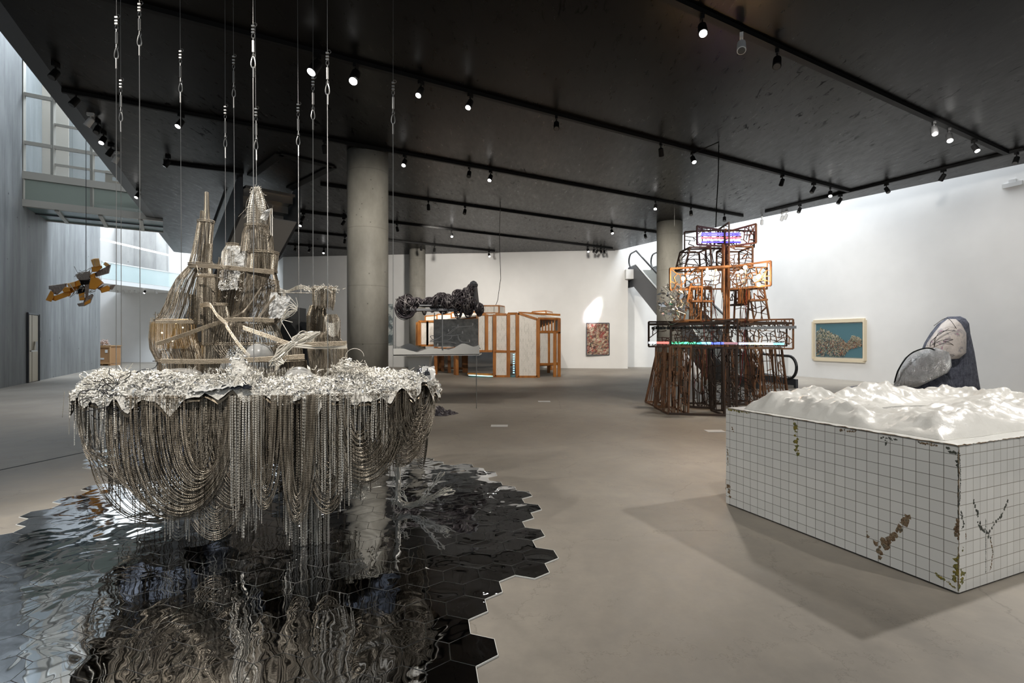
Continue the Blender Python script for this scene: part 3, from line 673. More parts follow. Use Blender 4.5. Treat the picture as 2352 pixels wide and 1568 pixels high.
# cluster that reaches the mirror
hang(695, 792, 56, .80, 1270, 'chainlight', 'long_bead_cluster', jit=55)
# ---- inner layers all round
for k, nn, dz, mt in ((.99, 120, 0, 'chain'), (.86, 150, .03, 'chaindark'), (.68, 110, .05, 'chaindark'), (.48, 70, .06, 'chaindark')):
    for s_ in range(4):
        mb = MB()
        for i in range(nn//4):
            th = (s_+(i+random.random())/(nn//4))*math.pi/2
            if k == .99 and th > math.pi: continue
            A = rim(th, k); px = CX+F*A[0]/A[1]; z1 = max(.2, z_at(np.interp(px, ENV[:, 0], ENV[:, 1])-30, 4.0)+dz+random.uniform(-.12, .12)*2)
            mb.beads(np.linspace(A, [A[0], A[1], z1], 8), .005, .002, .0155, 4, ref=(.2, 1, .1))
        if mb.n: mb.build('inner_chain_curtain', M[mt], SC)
for s_ in range(6):   # swags at the back
    mb = MB(); a0 = .12+s_*.5
    for i in range(16):
        A = rim(a0+i*.01, .97); B = rim(a0+.5-i*.01, .97); mb.beads(ustrand(A, B, .35+.04*i*.5), .0046, .0017, .0145, 4, ref=(.2, 1, .1))
    mb.build('back_chain_swag', M['chain'], SC)
# crinkled mirror panels hanging inside
for px, py, sx, sz, yy in ((315, 1010, .22, .42, 4.3), (385, 1020, .24, .5, 4.1), (560, 980, .18, .30, 4.2), (665, 960, .14, .3, 4.2), (470, 1040, .2, .3, 4.5), (850, 990, .25, .2, 4.4)):
    c = P(px, py, yy); mb = MB(); V = [c+[sx*(u-.5)*2, .12*math.sin(3*u+2*v), sz*(v-.5)*1.2] for u in np.linspace(0, 1, 6) for v in np.linspace(0, 1, 8)]
    mb.grid(V, 6, 8); mb.grid([q+[0, .006, 0] for q in V], 6, 8); mb.build('crinkled_mirror_panel', M['mirrorball'], SC, True)
# ---- rim hoops
for z_, k in ((RZ-.02, 1.0), (RZ-.10, .985), (RZ-.06, .7)):
    mb = MB(); mb.tube([rim(a, k)-[0, 0, RZ-z_] for a in np.linspace(0, 2*math.pi, 120)], .007, 5); mb.build('rim_hoop', M['chaindark'], SC)
# ---- foil landscape
MOUNDS = [(230, 862, 3.85, .08, .16), (545, 850, 3.6, .20, .10), (575, 868, 3.55, .08, .2), (800, 838, 3.9, .17, .11), (960, 850, 4.1, .06, .15), (420, 885, 3.6, .05, .2), (690, 866, 3.9, .05, .12), (330, 880, 3.7, .05, .2)]
MW = [(P(x, y, Y)[:2], h, s) for x, y, Y, h, s in MOUNDS]
def landz(p, r):
    z = RZ+.055+.05*noise.noise(Vector((p[0]*3, p[1]*3, 1)))+.035*noise.noise(Vector((p[0]*11, p[1]*11, 5)))+.02*noise.noise(Vector((p[0]*30, p[1]*30, 9)))
    for c, h, s in MW: z += h*math.exp(-((p[0]-c[0])**2+(p[1]-c[1])**2)/(2*(s*.6)**2))
    if r > .86: z -= .13*((r-.86)/.18)**2*(1+.9*noise.noise(Vector((p[0]*9, p[1]*9, 2))))
    return z
nr, nt = 46, 420; V = []
for j in range(nt):
    a = j*2*math.pi/nt
    for i in range(nr):
        r = .25+.79*i/(nr-1); p = rim(a, r); jit = .035*noise.noise(Vector((a*14, r*8, 3)))*(r > .93)
        p = p+np.array([math.cos(a), math.sin(a), 0])*jit; p[2] = landz(p, r); V.append(p)
mb = MB(); mb.grid(V, nt, nr, True); mb.build('foil_landscape', M['foil'], SC)
mb = MB(); mb.grid([q-[0, 0, .03] for q in V], nt, nr, True); mb.build('landscape_underside', M['chaindark'], SC)
def shreds(n, mt, name, thr, rr, size, up=.03, wd=(.003, .010)):
    mb = MB(); Q = []; W = []
    for i in range(n):
        a = random.uniform(*thr); r = random.uniform(*rr)**.7; p = rim(a, r); p[2] = landz(p, r)+random.uniform(0, up); L = random.uniform(*size); w_ = random.uniform(*wd)
        d = np.array([random.gauss(0, 1), random.gauss(0, 1), random.gauss(0, .5)]); d /= np.linalg.norm(d); cu = np.array([random.gauss(0, 1), random.gauss(0, 1), abs(random.gauss(0, .8))]); cu /= np.linalg.norm(cu)
        s = np.cross(d, cu); s = s/(np.linalg.norm(s)+1e-6)*w_
        b = len(Q)
        for k in range(4):
            f = k/3; q = p+d*L*(f-.5)+cu*L*.5*math.sin(f*math.pi); Q += [q-s, q+s]
        W += [(b+2*k, b+2*k+1, b+2*k+3, b+2*k+2) for k in range(3)]
    mb.addq(Q, W); o = mb.build(name, M[mt], SC); o['kind'] = 'stuff'; return o
shreds(9000, 'shred', 'cream_paper_shreds', (-math.pi-.7, -math.pi*.62), (.55, 1.05), (.02, .06), .04, (.001, .004))
shreds(2600, 'silvershred', 'silver_foil_shreds', (-math.pi*.8, .9), (.6, 1.05), (.012, .035), .03, (.002, .006))
shreds(7500, 'shred', 'pale_foil_shreds', (-math.pi*.75, .9), (.6, 1.05), (.012, .045), .035, (.001, .005))
shreds(900, 'blackshred', 'black_film_shreds', (-math.pi, math.pi), (.7, 1.04), (.015, .04), .03, (.001, .004))
shreds(1400, 'shred', 'back_paper_shreds', (.6, 2.6), (.3, 1.02), (.03, .08))
# big film sheets on the rim
def sheet(pts, mt, name, n=(26, 26), cr=.008):
    A, B, C, D = [np.asarray(q, float) for q in pts]; V = []
    for u in np.linspace(0, 1, n[0]):
        for v in np.linspace(0, 1, n[1]):
            q = A*(1-u)*(1-v)+B*u*(1-v)+C*u*v+D*(1-u)*v
            k = (noise.noise(Vector(q*24))*cr*1.6+noise.noise(Vector(q*70))*cr*1.1); V.append(q+np.array([k*.3, k, k]))
    mb = MB(); mb.grid(V, *n); o = mb.build(name, M[mt], SC); md = o.modifiers.new('solid', 'SOLIDIFY'); md.thickness = .003; return o
M['film'] = mat('pale_plastic_film', (.72, .71, .68), .2, .25); M['darkfilm'] = mat('black_plastic_film', (.02, .022, .028), .12, .2)
sheet((P(430, 902, 3.5), P(560, 884, 3.5), P(552, 868, 3.62), P(440, 880, 3.62)), 'film', 'plastic_film_sheet')
sheet((P(505, 893, 3.5), P(580, 890, 3.5), P(550, 862, 3.6), P(520, 868, 3.6)), 'darkfilm', 'black_film_sheet')
sheet((P(965, 885, 4.05), P(1000, 868, 4.2), P(998, 840, 4.35), P(970, 842, 4.2)), 'film', 'plastic_film_sheet')
sheet((P(955, 872, 4.05), P(990, 858, 4.15), P(975, 838, 4.3), P(958, 850, 4.2)), 'darkfilm', 'black_film_sheet')
sheet((P(175, 900, 4.2), P(200, 905, 4.0), P(198, 868, 4.0), P(176, 880, 4.3)), 'mesh', 'plastic_film_sheet')
# black wire tangle and curly wires
def tangle(c, n, rad, ln, mt, name, r=.003):
    mb = MB()
    for i in range(n):
        p = np.array(c)+RNG.normal(0, 1, 3)*rad; pts = [p]; d = RNG.normal(0, 1, 3)
        for k in range(7): d = d*.6+RNG.normal(0, 1, 3)*.7; d /= np.linalg.norm(d); pts.append(pts[-1]+d*ln/7)
        mb.tube(smooth(pts, 18), r, 4)
    return mb.build(name, M[mt], SC)
tangle(P(275, 905, 3.62), 46, (.05, .03, .05), .30, 'blackshred', 'black_wire_tangle')
tangle(P(300, 893, 3.62), 40, (.14, .05, .012), .14, 'blackshred', 'black_wire_tangle')
tangle(P(540, 868, 3.6), 110, (.07, .03, .02), .13, 'root', 'curled_white_wire')
tangle(P(800, 850, 3.85), 130, (.09, .03, .02), .11, 'root', 'curled_white_wire')
tangle(P(270, 872, 3.7), 110, (.10, .05, .012), .10, 'root', 'curled_white_wire', .0025)
for k in range(14):   # thin wires sticking up along the rim
    c = rim(random.choice([random.uniform(-3.4, -2.2), random.uniform(-1.2, .3)]), .95); c[2] += .06; mb = MB() if k == 0 else mb
    mb.tube(smooth([c, c+[random.uniform(-.02, .02), 0, .05], c+[random.uniform(-.08, .08), 0, .07+random.random()*.05]], 8), .0018, 4)
mb.build('rim_wire', M['root'], SC)
mb = MB(); c = P(815, 818, 3.9); mb.tube([c+[.07*math.cos(a), 0, .06*math.sin(a)] for a in np.linspace(0, 5.8, 30)], .002, 4)
c = P(832, 848, 3.9); mb.tube([c+[.05*math.cos(a), 0, .045*math.sin(a)] for a in np.linspace(0, 5.8, 30)], .002, 4); mb.build('wire_loop', M['root'], SC)

# ---------------------------------------------------------------- castle cages
def cage(name, prof, Yc, df=1.0, n=60, mt='chain', rings=(), bottom_jit=0, a0=0, a1=2*math.pi, R=.0037, ringr=.0048, pitch=.0105, parts=2):
    """prof rows: (y pixel, left pixel, right pixel) seen at depth Yc"""
    n = int(n*1.45); pr_ = np.array(prof, float); ys = np.linspace(pr_[0, 0], pr_[-1, 0], 26)
    def sm(c):
        v = np.interp(ys, pr_[:, 0], pr_[:, c]); return v
    xl, xr = sm(1), sm(2); z = EYE-(ys-HY)/F*Yc; cx = ((xl+xr)/2-CX)/F*Yc; rx = (xr-xl)/2/F*Yc
    for g in range(parts):
        mb = MB()
        for i in range(g, n, parts):
            a = a0+(a1-a0)*(i+.25*random.random())/n
            s = np.stack([cx+rx*math.cos(a), Yc+rx*df*math.sin(a), z], 1)
            if bottom_jit: cut = random.randint(0, bottom_jit); s = s[:len(s)-cut]
            s = s+RNG.normal(0, .0015, 3); mb.beads(s, R, R*.4, pitch, 4, ref=(math.sin(a), -math.cos(a), .1))
        mb.build(name, M[mt], SC)
    for yr in rings:
        zz = EYE-(yr-HY)/F*Yc; c_ = np.interp(yr, ys, cx); r_ = np.interp(yr, ys, rx)+.006
        mb = MB()
        for dz in (0, .014): mb.beads([[c_+r_*math.cos(a), Yc+r_*df*math.sin(a), zz+dz] for a in np.linspace(0, 2*math.pi, 60)], ringr, ringr*.7, .012, 5, ref=(0, 0, 1))
        mb.build('braided_ring', M['braid'], SC)
# left tower
cage('spire_chains', [(441, 471, 478), (509, 469, 481)], 4.3, 1, 12, 'chain')
cage('spire_chains', [(484, 461, 467), (515, 459, 468)], 4.3, 1, 8, 'chain')
cage('tower_chain_curtain', [(510, 457, 489), (540, 452, 486), (580, 444, 483), (609, 437, 483)], 4.3, .9, 46, rings=(511, 609))
cage('tower_chain_curtain', [(560, 470, 487), (612, 454, 484), (632, 455, 484)], 4.3, .9, 26)
cage('tower_chain_curtain', [(612, 434, 486), (640, 408, 486), (672, 391, 486), (700, 382, 488), (722, 370, 488), (738, 358, 490)], 4.3, .55, 74, rings=(738,))
cage('tower_chain_curtain', [(634, 455, 493), (745, 455, 493)], 4.15, .7, 30, rings=(635,), R=.005)
cage('tower_chain_curtain', [(676, 436, 449), (745, 434, 450)], 4.1, .8, 12, 'chaindark')
cage('tower_chain_curtain', [(740, 352, 445), (775, 349, 448), (800, 352, 455), (829, 366, 462)], 4.2, .8, 66, 'chain', rings=(829,))
cage('lower_chain_curtain', [(829, 368, 464), (876, 370, 464)], 4.2, .8, 60, rings=())
# amber glowing body inside the left bulb
mb = MB(); c = P(398, 770, 4.2); mb.lathe((c[0], 4.2, z_at(800, 4.2)), [(.10, 0), (.15, .06), (.165, .14), (.16, .2), (.14, .22)], 14); mb.build('amber_panel', M['amber'], SC)
mb = MB()
for px, py, r_ in ((396, 781, .010), (404, 741, .007), (372, 764, .006), (420, 752, .005)): mb.lathe(P(px, py, 4.0), [(.003, -r_), (r_, 0), (.003, r_)], 8)
mb.build('glowing_bulb', mat('warm_bulb', (1, .9, .7), .3, 0, (1, .72, .35), 12), SC)
pl = bpy.data.lights.new('warm_inner_light', 'POINT'); pl.energy = 1.2; pl.color = (1, .7, .35); pl.shadow_soft_size = .03; plo = bpy.data.objects.new('warm_inner_light', pl); COL.objects.link(plo); plo.location = P(398, 775, 4.1)
# middle tower hull
cage('hull_chain_curtain', [(735, 520, 628), (760, 512, 640), (791, 500, 650)], 4.35, .7, 90, rings=(735, 791))
cage('hull_chain_curtain', [(791, 468, 690), (815, 466, 692), (830, 464, 695)], 4.35, .55, 120, 'chain', rings=(791, 828))
cage('hull_chain_curtain', [(828, 460, 700), (880, 458, 706)], 4.35, .55, 130, 'chaindark', bottom_jit=3)
cage('hull_chain_curtain', [(700, 470, 520), (735, 468, 528), (770, 466, 530), (792, 466, 530)], 4.2, .6, 44, rings=(701,))
# centre tower
cage('tower_chain_curtain', [(520, 566, 612), (540, 560, 622), (582, 556, 627)], 4.5, .9, 60, rings=(521,))
cage('tower_chain_curtain', [(582, 573, 637), (625, 570, 633)], 4.5, .9, 60, rings=(583, 625), R=.005)
cage('tower_chain_curtain', [(625, 568, 632), (660, 569, 640), (700, 560, 640), (735, 540, 632)], 4.5, .7, 70, 'chaindark')
# ragged crown of the centre tower
cage('crown_wires', [(430, 584, 596), (450, 577, 604), (480, 571, 610), (520, 569, 609)], 4.5, .9, 44, 'chainlight', R=.003, pitch=.02)
mb = MB()
for i in range(150):
    q = P(591, 500, 4.5)+np.array([RNG.normal(0, .05), RNG.normal(0, .03), 0]); e = P(590, random.uniform(428, 470), 4.5)+RNG.normal(0, .022, 3); mb.tube(smooth([q, (q+e)/2+RNG.normal(0, .02, 3), e], 8), .0019, 3)
mb.build('crown_foil', M['chainlight'], SC); tangle(P(590, 440, 4.5), 60, (.02, .02, .022), .05, 'root', 'crown_foil', .002)
mb = MB()
for i in range(14):
    A = P(585+i*.3, 450+i*5, 4.44); B = P(627-i*.6, 472+i*1.5, 4.4); mb.beads(ustrand(A, B, min(A[2], B[2])-.05-.008*i, .9, 16), .0035, .0014, .012)
mb.build('crown_swag', M['chain'], SC)
sheet((P(598, 500, 4.42), P(612, 508, 4.42), P(624, 478, 4.42), P(604, 486, 4.42)), 'film', 'crown_film', (6, 6), .006)
mb = MB(); mb.tube([P(621, 480, 4.4), P(622, 540, 4.4)], .003, 5); mb.tube([P(625, 478, 4.4), P(626, 542, 4.4)], .003, 5); mb.build('clear_rod', M['root'], SC)
# left middle tower (film covered)
cage('film_tower_chains', [(562, 522, 545), (580, 512, 562), (619, 508, 568)], 4.75, .8, 46, 'chainlight', rings=(563,), R=.0035)
cage('film_tower_chains', [(619, 502, 560), (662, 498, 556), (728, 497, 540)], 4.75, .7, 50, 'chaindark')
for x0, x1, y0, y1 in ((516, 560, 566, 618), (502, 545, 620, 665), (560, 600, 525, 570), (556, 580, 640, 700)):
    sheet((P(x0, y1, 4.66), P(x1, y1, 4.66), P(x1+6, y0, 4.68), P(x0+6, y0, 4.68)), 'mesh', 'crinkled_film', (26, 26), .012)
tangle(P(530, 650, 4.66), 70, (.06, .03, .05), .07, 'root', 'film_wires', .002)
# swags from the centre tower sweeping down left
mb = MB()
for i in range(34):
    f = i/33; A = P(569+f*72, 628+f*16, 4.38-.05*f); B = P(512+f*90, 738-4*f, 4.25); s = smooth([A, A*.72+B*.28-[0, 0, .06+.08*f], A*.35+B*.65-[0, 0, .10+.05*f], B], 24); mb.beads(s, .0045, .0017, .0125)
mb.build('swept_chain_curtain', M['chain'], SC)
mb = MB()
for i in range(30):
    f = i/29; A = P(638+f*8, 640+f*40, 4.36); B = P(522+f*100, 742, 4.2); mb.beads(ustrand(A, B, B[2]-.06*(1-f), .6, 26), .0045, .0017, .0125)
mb.build('swept_chain_curtain', M['chain'], SC)
mb = MB()
for i in range(26):
    f = i/25; A = P(520+f*60, 742, 4.18); B = P(650-f*10, 790-f*2, 4.22); mb.beads(ustrand(A, B, min(A[2], B[2])-.14+.10*f, .8, 24), .0045, .0017, .0125)
mb.build('swept_chain_curtain', M['chain'], SC)
mb = MB()
for i in range(24):
    f = i/23; A = P(635+f*12, 800+f*3, 4.1); B = P(548+f*40, 835+f*4, 4.05); mb.beads(ustrand(A, B, z_at(888-f*30, 4.05), .7, 24), .0045, .0017, .0125)
mb.build('swept_chain_curtain', M['chainlight'], SC)
mb = MB()
for i in range(26):
    f = i/25; A = P(500+f*120, 742+f*4, 4.16); B = P(520+f*130, 829, 4.1); mb.beads(smooth([A, (A+B)/2-[.05*(1-2*f), .04, .02], B], 16), .0045, .0017, .0125)
mb.build('lower_chain_curtain', M['chain'], SC)
# right small tower
cage('drum_chain_curtain', [(662, 720, 769), (690, 720, 768), (712, 722, 764)], 4.3, .9, 60, 'chain', rings=(664,), bottom_jit=4)
tangle(P(744, 664, 4.26), 140, (.06, .05, .010), .04, 'root', 'crown_foil', .0022)
cage('tower_chain_curtain', [(702, 714, 745), (725, 706, 748), (761, 706, 745)], 4.3, .9, 50, 'chaindark')
cage('tower_chain_curtain', [(722, 750, 772), (735, 744, 780), (770, 742, 780), (800, 738, 782)], 4.3, .8, 40)
cage('tower_chain_curtain', [(762, 714, 765), (790, 710, 792), (800, 708, 796), (840, 714, 794), (877, 722, 784)], 4.3, .7, 100, 'chain', rings=(790,))
mb = MB()
for i in range(14):
    f = i/13; A = P(745+f*4, 726+f*8, 4.16); B = P(779, 732+f*16, 4.2); mb.beads(ustrand(A, B, min(A[2], B[2])-.04-.05*f, .8, 14), .004, .0015, .0125)
mb.build('small_swag', M['chainlight'], SC)
# bands, bridge and ropes
def band(pts, w_=.03, mt='braid', name='braided_band', r=.0048):
    pts = smooth(pts, 30); mb = MB()
    for k in range(6): mb.beads(pts+np.array([0, -.001*k, w_*(k/5-.5)]), r*.8, r*.55, .009, 4, ref=(.1, 1, .1))
    return mb.build(name, M[mt], SC)
band([P(433, 609, 4.25), P(480, 611, 4.15), P(560, 618, 4.2), P(630, 626, 4.25)])
band([P(453, 612, 4.05), P(455, 622, 4.05), P(458, 632, 4.05), P(493, 635, 4.05)], .012)
band([P(460, 702, 4.05), P(482, 700, 4.0), P(500, 725, 4.0), P(524, 745, 4.0)], .03)
band([P(518, 745, 3.98), P(545, 785, 3.98), P(575, 821, 3.98)], .035)
band([P(358, 739, 3.95), P(400, 739, 3.93), P(445, 739, 4.0)], .02)
band([P(360, 790, 3.9), P(420, 770, 3.9), P(470, 752, 3.95), P(520, 735, 4.1)], .025)
band([P(515, 735, 4.0), P(570, 734, 3.98), P(630, 736, 4.05)], .025)
band([P(370, 829, 3.9), P(470, 830, 3.9), P(580, 826, 3.9), P(700, 818, 3.95)], .03)
band([P(558, 752, 3.98), P(610, 770, 3.98), P(675, 791, 4.0), P(735, 790, 4.0), P(797, 788, 4.1)], .03)
band([P(520, 732, 4.05), P(560, 714, 4.2), P(600, 660, 4.3)], .006)
band([P(590, 735, 4.0), P(615, 700, 4.1), P(632, 680, 4.2)], .02)
mb = MB()
for px, y0, y1 in ((503, 590, 612), (508, 592, 613)): mb.beads([P(px, y0, 4.15), P(px, y1, 4.15)], .006, .003, .012)
for i in range(4): mb.beads(ustrand(P(487, 600+i*2, 4.15), P(503, 592+i*3, 4.15), z_at(606+i*2, 4.15), .9, 10), .003, .0015, .01)
for i in range(4): mb.beads(ustrand(P(508, 594+i*2, 4.15), P(530, 612, 4.15), z_at(612+i*2, 4.15), .9, 10), .003, .0015, .01)
mb.build('bridge_chains', M['chain'], SC)
# rope bundle at the right
mb = MB()
for i in range(30):
    o1 = RNG.normal(0, .022, 3); o2 = RNG.normal(0, .012, 3); o3 = RNG.normal(0, .02, 3)
    mb.tube(smooth([P(712+random.uniform(-5, 25), 764+random.uniform(-4, 6), 4.1), P(690, 778, 4.0)+o1, P(668, 792, 3.95)+o2, P(640, 815, 3.92)+o3, P(632+random.uniform(-14, 20), 832+random.uniform(-4, 10), 3.9)], 20), .0045, 4)
for i in range(10): mb.tube(smooth([P(668, 792, 3.95)+RNG.normal(0, .01, 3), P(720, 797, 4.0)+RNG.normal(0, .008, 3), P(797, 790+i, 4.1)], 16), .005, 4)
mb.build('rope_bundle', M['root'], SC)
# cord link between centre and right towers
mb = MB()
for i in range(5): mb.tube(smooth([P(640, 660+i*3, 4.35), P(660, 667+i, 4.3), P(690, 655+i*2, 4.3), P(720, 664+i, 4.3)], 18), .003, 4)
mb.beads([P(691, 652, 4.3), P(691, 672, 4.3)], .006, .004, .01); mb.tube([P(640, 672, 4.3), P(722, 673, 4.3)], .004, 4); mb.build('cord_link', M['chainlight'], SC)
# film and twig spray right of the centre tower
cage('film_tower_chains', [(672, 610, 655), (730, 606, 648), (760, 612, 642)], 4.4, .6, 40, 'chainlight', R=.003)
sheet((P(618, 735, 4.2), P(650, 728, 4.2), P(668, 684, 4.2), P(622, 672, 4.2)), 'mesh', 'crinkled_film', (26, 26), .013)
mb = MB()
for i in range(9): mb.tube(smooth([P(645, 735, 4.2), P(665, 725-i*3, 4.2)+RNG.normal(0, .01, 3), P(683, 705+i, 4.2), P(668-i, 680+i*4, 4.2)+RNG.normal(0, .02, 3)], 14), .0025, 4)
mb.tube([P(645, 736, 4.2), P(672, 782, 4.1)], .003, 4); mb.tube([P(645, 733, 4.2), P(672, 740, 4.2)], .003, 4); mb.build('twig_spray', M['root'], SC)
# film dome and clear domes in the hull
for px, py, rx_, rz_ in ((585, 795, .11, .10), (678, 850, .12, .10), (400, 850, .16, .05)):
    mb = MB(); c = P(px, py, 3.98); mb.lathe((c[0], 4.05, c[2]-rz_), [(rx_, 0), (rx_*.95, rz_*.5), (rx_*.7, rz_*.95), (rx_*.3, rz_*1.2), (.005, rz_*1.25)], 18); mb.build('clear_dome', M['mesh'], SC, True)
# little spikes at far left
mb = MB()
for px, y0, y1 in ((357, 716, 742), (346, 730, 790), (351, 728, 760), (363, 718, 742)): mb.tube([P(px, y1, 4.2), P(px, y0, 4.2)], .003, 4)
for px, y in ((357, 722), (363, 724), (348, 738), (346, 748)): mb.tube([P(px-5, y, 4.2), P(px+5, y, 4.2)], .002, 4)
mb.build('spiky_finial', M['chain'], SC)
# roots
def root(base, tips, n, r=.0045, mt='root', name='root_strand', spread=.02):
    mb = MB()
    for i in range(n):
        tp = tips[i % len(tips)]; pts = [np.array(q)+RNG.normal(0, 1, 3)*spread*(.5+k*.25) for k, q in enumerate(base)]
        q = np.array(tp); a = pts[-1]
        for f in (.33, .66): pts.append(a*(1-f)+q*f+RNG.normal(0, 1, 3)*.010)
        pts.append(q+RNG.normal(0, 1, 3)*.014)
        s = smooth(pts, 44); s += np.stack([noise_vec(i, len(s)) for _ in range(1)][0:1])[0]
        mb.tube(s, np.linspace(r, r*.5, len(s)), 5)
    return mb.build(name, M[mt], SC)
def noise_vec(i, n): return np.array([noise.noise_vector(Vector((i*3.3, k*.55, 2)))*.012 for k in range(n)])
YR = 4.5
root([P(916, 1040, YR), P(915, 1090, YR), P(914, 1140, YR), P(930, 1160, YR), P(958, 1155, YR)], [P(1045, 1125, YR), P(1020, 1085, YR), P(1035, 1130, YR), P(1000, 1150, YR), P(1030, 1118, YR), P(1016, 1084, YR)], 22, .0052, spread=.009)
root([P(916, 1040, YR), P(914, 1080, YR), P(914, 1120, YR), P(912, 1150, YR)], [P(905, 1165, YR), P(925, 1168, YR), P(940, 1165, YR)], 12, .005, spread=.012)
root([P(935, 1150, YR), P(925, 1130, YR)], [P(945, 1110, YR), P(938, 1105, YR)], 3, .004)
root([P(770, 1105, 4.1), P(800, 1108, 4.1)], [P(855, 1098, 4.1), P(852, 1125, 4.1), P(835, 1140, 4.1), P(850, 1120, 4.1)], 18, .004)
root([P(760, 1130, 4.05), P(790, 1138, 4.05)], [P(838, 1142, 4.1), P(830, 1128, 4.1)], 14, .004)
root([P(680, 1150, 4.0), P(685, 1140, 4.0)], [P(668, 1145, 4.0), P(700, 1135, 4.0)], 14, .004, spread=.03)
tangle(P(520, 1200, 3.75), 34, (.10, .04, .008), .12, 'root', 'root_strand', .003)
mb = MB()
for i in range(5): mb.beads(ustrand(P(388+i*3, 1195, 3.75), P(428-i, 1190, 3.75), z_at(1240-i*7, 3.75), .8, 20), .0035, .0015, .011)
mb.build('dangling_swag', M['chainlight'], SC)
# fringe at the far left edge
mb = MB()
for i in range(14): px = 173+i*2.2; mb.beads([P(px, 905, 4.35), P(px+random.uniform(-1, 1), 940+i*5+random.uniform(-10, 10), 4.35)], .003, .0015, .012)
mb.build('edge_fringe', M['chainlight'], SC)

# ---------------------------------------------------------------- suspension cables
CB = [ # x, top hardware y, y bottom, depth, x at top, description
 (267, 40, 850, 3.9, 268, 'far left'), (279, 185, 856, 4.5, 276, 'second from the left'), (322, 10, 862, 3.75, 319, 'third from the left'),
 (417, 118, 705, 4.5, 412, 'fourth from the left'), (518, 245, 575, 5.0, 516, 'leftmost of the pair above the film tower'), (539, 130, 568, 4.9, 534, 'rightmost of the pair above the film tower'),
 (583, 60, 876, 3.6, 580, 'in front of the centre tower'), (589, 250, 425, 4.5, 583, 'ending on the centre tower tip'),
 (687, 240, 800, 4.6, 682, 'left of the thick column, leftmost of three'), (719, 180, 660, 4.3, 719, 'left of the thick column, middle of three'), (753, 122, 876, 3.8, 751, 'left of the thick column, rightmost of three'),
 (903, 190, 850, 4.3, 903, 'in front of the thick column right edge')]
for x, yh, yb, Y, xt, ds in CB:
    top = P(xt, 0, Y); top[2] = CEIL; bot = P(x, yb, Y); hz = z_at(yh, Y); s_ = Y/4.3
    def at(z): f = (top[2]-z)/(top[2]-bot[2]); return top*(1-f)+bot*f
    r = thing('suspension_cable', f'thin steel suspension cable holding the chain sculpture, {ds}', 'cable', bot, 'suspension cables of the chain sculpture')
    mb = MB(); mb.tube([top, at(hz)], .0016, 5); mb.tube([at(hz-.42*s_), bot], .0028, 5); mb.build('wire_rope', M['steel'], r)
    mb = MB(); mb.tube([at(hz-.10*s_), at(hz-.13*s_)], .004, 6); mb.tube([at(hz-.125*s_), at(hz-.225*s_)], .0085, 8); mb.tube([at(hz-.22*s_), at(hz-.26*s_)], .004, 6); mb.build('turnbuckle', M['steel'], r)
    mb = MB()
    for dz in (0, .03, .055): mb.box(at(hz-dz*s_), (.022, .012, .012))
    c = at(hz+.01); mb.tube([c+[.012+.014*math.cos(a), 0, .014*math.sin(a)] for a in np.linspace(0, 6.28, 12)], .0018, 4)
    c = at(hz-.085*s_); mb.tube([c+[.011*math.cos(a), 0, .02*math.sin(a)] for a in np.linspace(0, 6.28, 12)], .003, 4); mb.build('cable_clip', M['steel'], r)
    mb = MB(); c = at(hz-.31*s_); mb.tube([c+[.014*math.cos(a)*(1-.35*math.sin(a)), 0, .042*math.sin(a)] for a in np.linspace(0, 6.28, 18)], .0042, 5)
    c = at(hz-.255*s_); mb.tube([c+[.010*math.cos(a), .004, .018*math.sin(a)] for a in np.linspace(0, 6.28, 12)], .003, 4); mb.build('carabiner', M['steel'], r)
    mb = MB(); mb.tube([at(hz-.35*s_), at(hz-.44*s_)], .006, 6); mb.build('ferrule', M['steel'], r)
# ================================================================== TILED BLOCK WITH MOUNTAINS
c0 = np.array([2.705, 3.04, 0]); cL = np.array([2.01, 4.716, 0]); ul = cL-c0; LL = np.linalg.norm(ul); ul /= LL; uw = np.array([-ul[1], ul[0], 0])*-1
WW = 3.0; HT = .902; TS = .0768
pb = thing('tiled_block', 'large white-tiled rectangular block with chipped edges carrying a white mountain relief', 'plinth', (c0+cL)/2)
def tilemat(nm, org_, ax, ay, grout):
    m = mat(nm, (.76, .75, .71), .12); t = NT(m); g = t.n('ShaderNodeNewGeometry')
    def comp(v):
        s = t.n('ShaderNodeVectorMath', operation='SUBTRACT'); t.l(g.outputs['Position'], s.inputs[0]); s.inputs[1].default_value = tuple(org_)
        d = t.n('ShaderNodeVectorMath', operation='DOT_PRODUCT'); t.l(s.outputs[0], d.inputs[0]); d.inputs[1].default_value = tuple(v)
        return d.outputs['Value']
    cb = t.n('ShaderNodeCombineXYZ'); t.l(comp(ax), cb.inputs[0]); t.l(comp(ay), cb.inputs[1])
    b = t.n('ShaderNodeTexBrick', offset=0.0, squash=1.0); t.l(cb.outputs[0], b.inputs['Vector']); b.inputs['Scale'].default_value = 1
    b.inputs['Brick Width'].default_value = TS; b.inputs['Row Height'].default_value = TS; b.inputs['Mortar Size'].default_value = .0016; b.inputs['Mortar Smooth'].default_value = .1
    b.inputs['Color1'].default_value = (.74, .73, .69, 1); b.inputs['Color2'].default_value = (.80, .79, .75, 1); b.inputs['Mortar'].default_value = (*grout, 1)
    t.l(b.outputs[0], t.b.inputs['Base Color']); t.l(t.ramp(b.outputs[1], [(0, (.10,)*3), (1, (.6,)*3)]), t.b.inputs['Roughness'])
    inv = t.n('ShaderNodeMath', operation='SUBTRACT'); inv.inputs[0].default_value = 1; t.l(b.outputs[1], inv.inputs[1]); t.bump(inv.outputs[0], .4, .002); return m
zz = np.array([0, 0, 1.])
tm = {'left': tilemat('tiles_left', c0, ul, zz, (.10, .09, .06)), 'front': tilemat('tiles_front', c0, uw, zz, (.22, .20, .15)), 'top': tilemat('tiles_top', c0, ul, uw, (.45, .44, .40))}
